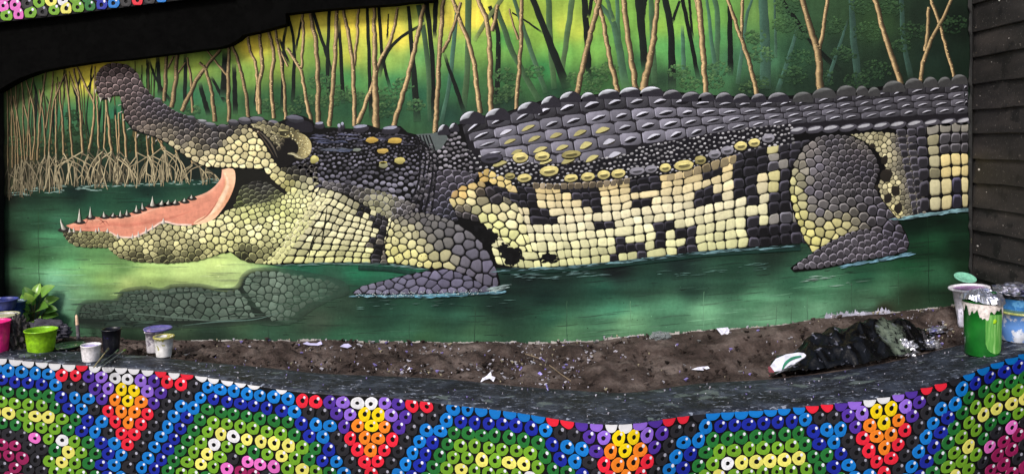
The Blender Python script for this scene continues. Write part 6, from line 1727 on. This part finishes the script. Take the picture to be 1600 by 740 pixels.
def packet():
    root = empty('empty_packet', on_ledge(1238, 580)); tag(root, 'white packet with a green curve and red edge lying beside the black bag', 'packet')
    c0 = Vector(root.location)
    q = [(1203, 572), (1212, 560), (1228, 553), (1248, 550), (1256, 551), (1262, 556), (1276, 562), (1262, 566), (1248, 572), (1232, 577), (1210, 580), (1203, 583)]
    dd = d_at(1238, 581, ledge_z(1238) + 0.004) - 0.01
    def sheet(name, pts, mat, fwd, parent):
        bm = bmesh.new()
        vv = []
        for x, y in pts:
            t = (584 - y) / 34.0
            vv.append((x, y, dd + 0.05 * t - fwd))
        fa = [bm.verts.new(P(*a) - c0) for a in vv]; fb = [bm.verts.new(P(a[0], a[1], a[2] + 0.003) - c0) for a in vv]
        bm.faces.new(fa); bm.faces.new(fb[::-1])
        for i in range(len(fa)):
            j = (i + 1) % len(fa); bm.faces.new((fa[i], fb[i], fb[j], fa[j]))
        return bm_obj(name, bm, mat, parent)
    sheet('packet_sheet', q, splat_mat('packet_white', (204, 206, 220), (170, 176, 196), 0.36, 14, 0.35, 0.5), 0, root)
    cv = catmull([(1222, 578), (1226, 569), (1233, 562), (1242, 558), (1252, 556)], 12)
    wd = np.array([2, 3, 3.5, 4, 4, 4, 4, 4, 4, 3.5, 3, 2.4]) * 0.5
    band = [(p[0] - 0.5 * w, p[1] - w) for p, w in zip(cv, wd)] + [(p[0] + 0.6 * w, p[1] + w) for p, w in list(zip(cv, wd))[::-1]]
    sheet('green_curve', band, splat_mat('packet_green', (22, 112, 84), None), 0.004, root)
    sheet('red_edge', [(1200, 572), (1204, 572), (1210, 580), (1208, 586), (1202, 587)], splat_mat('packet_red', (112, 40, 52), None), 0.002, root)
    for k, (x, y) in enumerate([(1233, 572), (1238, 571), (1244, 567), (1246, 571)]):
        sheet('print_mark', [(x - 1, y - 1.2), (x + 1, y - 1.6), (x + 1.2, y + 0.8), (x - 0.8, y + 1.2)], splat_mat('packet_ink', (40, 44, 60), None), 0.004, root)
packet()

def foil_piece(label, pos, size, seed, second=None, amp=0.55):
    o = crumple('crumpled_foil', None, foil_mat('foil_scrap', (216, 216, 224), second, 0.3), size, amp, seed, 4, pos, 0.4, True, 4.0)
    tag(o, label, 'foil', 'scraps of crumpled foil')
foil_piece('bright white ball of crumpled foil leaning on the black bag', on_ledge(1416, 553), (0.040, 0.03, 0.032), 4)
foil_piece('thin twist of crumpled foil lying right of the black bag', on_ledge(1451, 543), (0.044, 0.025, 0.019), 9, (150, 156, 190))
foil_piece('flattened lilac-grey foil scrap on the soil left of the white bucket', on_soil(1466, 517), (0.044, 0.025, 0.010), 12, (160, 160, 206))

# tall white bucket, leaning, with its insert
p = on_ledge(1521, 513) + Vector((0, 0.0, 0.0))
wb = pot('paint_bucket', 'tall white bucket with flared rim behind the green one', 'bucket', p, 0.062, 0.075, 0.205, M_WHITE, splat_mat('violet_lidfill', (150, 110, 160), (60, 50, 70), 0.40, 26, 0.35, third=(190, 190, 200)), 0.965, rim=0.016, lip=0.010, tilt=(0, math.radians(-6)), seed=11)
mr = splat_mat('white_strap', (190, 188, 204), (90, 90, 96), 0.34, 20)
o = crumple('paint_drip', wb, mr, (0.014, 0.012, 0.050), 0.3, 5, 3, (-0.066, -0.02, 0.02))
ml = empty('pot_lid', P(1508, 434, 3.80)); tag(ml, 'mint green lid leaning on the wall behind the white bucket', 'lid')
ml.rotation_euler = (math.radians(20), 0, 0)
lathe('lid', [(0.001, 0.003), (0.042, 0.003), (0.046, 0.006), (0.0485, 0.004), (0.047, -0.002), (0.001, -0.002)], splat_mat('mint_lid', (120, 184, 158), (70, 110, 100), 0.30, 30, 0.4), ml, wob=0.015)
mb = pot('paint_tub', 'beige tub behind the foil-topped bucket', 'tub', on_ledge(1541, 512) + Vector((0, 0.03, 0)), 0.055, 0.062, 0.155, splat_mat('beige_tub', (172, 160, 128), (110, 100, 84), 0.36, 18), splat_mat('beige_fill', (176, 164, 132), None), 0.96, seed=12)

# green bucket under foil
def green_bucket():
    p = on_ledge(1535, 553)
    root = empty('paint_bucket', p); tag(root, 'tall green bucket capped with crumpled foil and white drips', 'bucket')
    m, nt, b = new_mat('green_plastic')
    v = coords(nt); n1 = noise(nt, coords(nt, (1, 1, 0.15)), 60, 5); n2 = noise(nt, v, 14, 5)
    c = ramp(nt, n2, [(0.3, (14, 84, 26)), (0.7, (28, 116, 38))])
    nt.links.new(c, b.inputs['Base Color']); b.inputs['Roughness'].default_value = 0.3; b.inputs['Specular IOR Level'].default_value = 0.5
    H = 0.232; rb, rt = 0.067, 0.073
    lathe('body', pot_profile(rb, rt, H, rim=0.003), m, root, 48, 0.004, seed=3)
    # brushed pale green swipe on the front
    ms, nt, b = new_mat('green_swipe')
    n1 = noise(nt, coords(nt, (6, 6, 0.5)), 18, 5)
    c = ramp(nt, n1, [(0.3, (52, 126, 44)), (0.52, (98, 160, 76)), (0.72, (150, 194, 124))])
    nt.links.new(c, b.inputs['Base Color']); b.inputs['Roughness'].default_value = 0.4
    V = []; Fc = []
    na, nz = 16, 22
    for j in range(nz):
        t = j / (nz - 1); z = 0.018 + t * 0.165
        for i in range(na):
            s = i / (na - 1) * 2 - 1
            lo = 0.018 + 0.045 * (1 - math.sqrt(max(0, 1 - s * s)))
            zz = max(z, lo)
            a = math.radians(-90 + 17 + s * 38)
            r = rb + (rt - rb) * zz / H + 0.0016 + 0.0004 * math.sin(i * 2.1)
            V.append((math.cos(a) * r, math.sin(a) * r, zz))
    for j in range(nz - 1):
        for i in range(na - 1):
            a = j * na + i; Fc.append((a, a + 1, a + na + 1, a + na))
    mesh_obj('paint_swipe', V, Fc, ms, root, True)
    bm = bmesh.new(); bmesh.ops.create_icosphere(bm, subdivisions=2, radius=1)
    for q in bm.verts: q.co = Vector((q.co.x * 0.008 * (1 + 0.4 * math.sin(q.co.z * 5)), q.co.y * 0.003, q.co.z * 0.011))
    a = math.radians(-82); o = bm_obj('paint_dab', bm, splat_mat('yellow_dab', (150, 190, 20), None), root, True, (math.cos(a) * 0.0725, math.sin(a) * 0.0725, 0.155)); o.rotation_euler = (0, 0.4, a + math.pi / 2)
    # white drips below the foil
    V = []; Fc = []; n = 96
    for i in range(n):
        a = 2 * math.pi * i / n
        dz = 0.022 + 0.010 * math.sin(a * 7) + 0.008 * math.sin(a * 17 + 1) + random.uniform(0, 0.004)
        deg = math.degrees(a) % 360
        for c_, w_, l_ in ((250, 13, 0.052), (236, 10, 0.030), (328, 4.5, 0.066), (345, 6, 0.04), (290, 9, 0.014), (200, 8, 0.04)):
            dz += l_ * max(0, 1 - (abs(deg - c_) / w_) ** 2)
        r0 = 0.0775
        for k in range(5):
            t = k / 4; z = 0.224 - dz * t
            r = max(rb + (rt - rb) * z / H + 0.0012 + 0.003 * math.sin(math.pi * min(1, t * 1.1)), 0)
            V.append((math.cos(a) * (r0 if k == 0 else r), math.sin(a) * (r0 if k == 0 else r), z))
    for i in range(n):
        j = (i + 1) % n
        for k in range(4): Fc.append((i * 5 + k, i * 5 + k + 1, j * 5 + k + 1, j * 5 + k))
    mesh_obj('paint_drips', V, Fc, splat_mat('white_drip', (222, 212, 208), (190, 176, 176), 0.36, 30, 0.45), root, True)
    # crumpled foil cap
    r = random.Random(2); V = []; Fc = []; nr, na = 13, 56
    for k in range(nr):
        t = k / (nr - 1)
        for i in range(na):
            a = 2 * math.pi * i / na
            rad = 0.086 * t * (1 + (0.03 * math.sin(a * 9 + 1) + r.uniform(-0.03, 0.03)) * (t > 0.8))
            z = H + 0.012 + 0.030 * (1 - t * t) + 0.008 * math.sin(a * 2 + 0.6) * t + r.uniform(-0.0045, 0.0045) + 0.005 * abs(math.sin(a * 5 + t * 9)) - (0.016 if k == nr - 1 else 0.0)
            V.append((math.cos(a) * rad, math.sin(a) * rad, z))
    for k in range(nr - 1):
        for i in range(na):
            j = (i + 1) % na; Fc.append((k * na + i, k * na + j, (k + 1) * na + j, (k + 1) * na + i))
    mesh_obj('foil_cap', V, Fc, foil_mat('foil_cap', (196, 198, 212), (150, 156, 190), 0.3), root)
    bm = bmesh.new(); bmesh.ops.create_icosphere(bm, subdivisions=2, radius=1)
    for q in bm.verts: q.co = Vector((q.co.x * 0.014, q.co.y * 0.016, q.co.z * 0.006))
    bm_obj('green_blot', bm, splat_mat('blot_green', (16, 66, 34), None, rough=0.2), root, True, (0.028, -0.03, H + 0.036))
green_bucket()

pot('paint_tub', 'low white tub of olive paint with blue smears, right of green bucket', 'tub', on_ledge(1592, 531) + Vector((0, 0, 0.0)), 0.070, 0.080, 0.130, splat_mat('tub_blue_smear', (206, 212, 226), (96, 142, 210), 0.46, 9, 0.4, third=(64, 56, 60), amount3=0.30), splat_mat('olive_paint', (86, 108, 44), (104, 124, 60), 0.42, 9, 0.25), 0.965, rim_mat=splat_mat('olive_tub_rim', (160, 166, 92), (196, 198, 150), 0.42, 26), rim=0.004, seed=14)
bl = pot('paint_bucket', 'blue bucket topped with crumpled foil beside the siding', 'bucket', Vector((2.305, 3.66 - D, 0.795)), 0.066, 0.075, 0.130, splat_mat('blue_plastic', (50, 110, 176), (90, 150, 206), 0.40, 12, 0.36), None, seed=15)
lathe('dark_band', [(0.0748, 0.106), (0.0768, 0.108), (0.0770, 0.124), (0.0765, 0.126)], splat_mat('band_dark', (24, 26, 36), (80, 84, 110), 0.40, 30), bl, 40)
crumple('foil_cap', bl, foil_mat('foil_cap_dirty', (190, 190, 206), (110, 110, 140), 0.3), (0.080, 0.07, 0.026), 0.32, 21, 4, (0, 0, 0.124), 0, True, 4)

# ------------------------------------------------------------------ litter on the soil
def scrap(name, label, cat, pos, pts, mat, lift=0.0, group=None, curl=0.0, rot=0.0):
    """a torn piece of sheet with thickness; pts in metres (x along the wall, y height when standing)"""
    bm = bmesh.new()
    fa = [bm.verts.new((x, z * 0.55 - 0.0 + curl * x * x * 8, z * 0.8 + lift)) for x, z in pts]; fb = [bm.verts.new((x, z * 0.55 + 0.002 + curl * x * x * 8, z * 0.8 + lift - 0.001)) for x, z in pts]
    bm.faces.new(fa); bm.faces.new(fb[::-1])
    for i in range(len(fa)):
        j = (i + 1) % len(fa); bm.faces.new((fa[i], fb[i], fb[j], fa[j]))
    o = bm_obj(name, bm, mat, None, False, pos); o.rotation_euler = (0, 0, rot)
    tag(o, label, cat, group)
M_PAPER = splat_mat('scrap_white', (206, 206, 222), (170, 170, 190), 0.38, 30, 0.5)
M_MAUVE = splat_mat('scrap_mauve', (136, 124, 214), (176, 168, 226), 0.4, 30, 0.5)
scrap('paper_scrap', 'small folded white paper scrap on the edge of the ledge mid-way', 'scrap', on_soil(763, 597), [(-0.035, 0), (-0.026, 0.020), (-0.008, 0.030), (0.010, 0.050), (0.014, 0.030), (0.030, 0.024), (0.022, 0.004), (0.006, 0.018), (-0.016, 0.012)], M_PAPER)
scrap('paper_scrap', 'tiny white triangle of paper near the ledge, left of centre', 'scrap', on_soil(638, 581), [(-0.012, 0), (-0.002, 0.018), (0.004, 0.026), (0.012, 0.004)], M_PAPER)
scrap('paper_scrap', 'white scrap hanging at the mural foot below the painted water', 'scrap', on_soil(1131, 521), [(-0.034, 0.03), (0.026, 0.036), (0.034, 0.012), (0.010, -0.012), (-0.012, -0.008)], M_PAPER)
scrap('paper_scrap', 'slim pale scrap lying on soil left of the packet', 'scrap', on_soil(1095, 578), [(-0.042, 0.004), (-0.01, 0.016), (0.034, 0.020), (0.042, 0.010), (0.010, 0.0)], M_PAPER)
mp, nt, b = new_mat('clear_film'); b.inputs['Base Color'].default_value = rgb((120, 128, 130)); b.inputs['Roughness'].default_value = 0.15; b.inputs['Alpha'].default_value = 0.55
o = crumple('plastic_film', None, mp, (0.042, 0.02, 0.022), 0.5, 31, 3, on_soil(1032, 530), 0.2, True, 4); tag(o, 'crumpled clear plastic film at the foot of the mural', 'film')
for k, (x, y, s, lab) in enumerate([(838, 590, 1.0, 'largest violet paint flake among the litter right of the paper scrap'), (850, 583, 0.7, 'violet flake lying above the largest violet flake'), (815, 579, 0.6, 'small violet flake left of the other violet flakes'), (857, 609, 0.8, 'violet flake on the ledge edge below the others'), (849, 564, 0.6, 'violet flake beside the dry twig'), (833, 568, 0.55, 'pale flake between the twig and the violet flakes')]):
    scrap('violet_flake' if k < 5 else 'pale_flake', lab, 'flake', (on_ledge if y > 604 else on_soil)(x, y), [(-0.026 * s, 0), (-0.02 * s, 0.014 * s), (0.0, 0.012 * s), (0.016 * s, 0.024 * s), (0.028 * s, 0.012 * s), (0.012 * s, 0.002)], M_MAUVE if k < 5 else M_PAPER, 0.006, 'violet flakes in the soil' if k < 5 else None, rot=k * 0.5)
scrap('foil_strip', 'narrow silvery-violet strip lying in the soil right of the twig', 'strip', on_soil(953, 594), [(-0.014, 0.034), (-0.006, 0.038), (0.014, 0.004), (0.006, 0.0)], splat_mat('strip_violet', (140, 132, 160), None))
scrap('bone_flake', 'long lilac flake at the mural foot, left of centre', 'flake', on_soil(488, 541), [(-0.05, 0.010), (-0.03, 0.020), (-0.012, 0.012), (0.02, 0.012), (0.04, 0.024), (0.05, 0.008), (0.03, 0.0), (-0.02, 0.002)], splat_mat('lilac_scrap', (176, 172, 216), None), 0.006)
scrap('bone_flake', 'round lilac flake lying right of the long one', 'flake', on_soil(540, 545), [(-0.03, 0.008), (-0.012, 0.022), (0.012, 0.024), (0.03, 0.010), (0.01, 0.0)], splat_mat('lilac_scrap2', (170, 166, 208), None), 0.006)
def twig(label, pts, r):
    V = []; Fc = []; n = len(pts)
    for i, p in enumerate(pts):
        for k in range(6):
            t = 6.283 * k / 6; V.append(p + Vector((0, math.cos(t), math.sin(t))) * r * (1 - 0.4 * i / n))
    for i in range(n - 1):
        for k in range(6): Fc.append((i * 6 + k, i * 6 + (k + 1) % 6, i * 6 + 6 + (k + 1) % 6, i * 6 + 6 + k))
    Fc.append(tuple(range(6))); Fc.append(tuple(range(n * 6 - 6, n * 6)))
    tag(mesh_obj('twig', V, Fc, splat_mat('twig_brown', (128, 112, 92), (90, 76, 62), 0.4, 40, 0.9), None, True), label, 'twig')
lift = Vector((0, 0, 0.012))
twig('dry twig lying slantwise in the soil right of the violet flakes', [on_soil(x, y) + lift for x, y in [(858, 574), (866, 580), (876, 588), (892, 599)]], 0.0045)
twig('shorter dry twig above the violet flakes', [on_soil(x, y) + lift for x, y in [(820, 556), (830, 559), (842, 563)]], 0.004)
twig('thin upright twig left of the violet flakes', [on_soil(x, y) + lift + Vector((0, 0, h)) for x, y, h in [(804, 586, 0), (806, 576, 0.004), (808, 568, 0.008)]], 0.003)
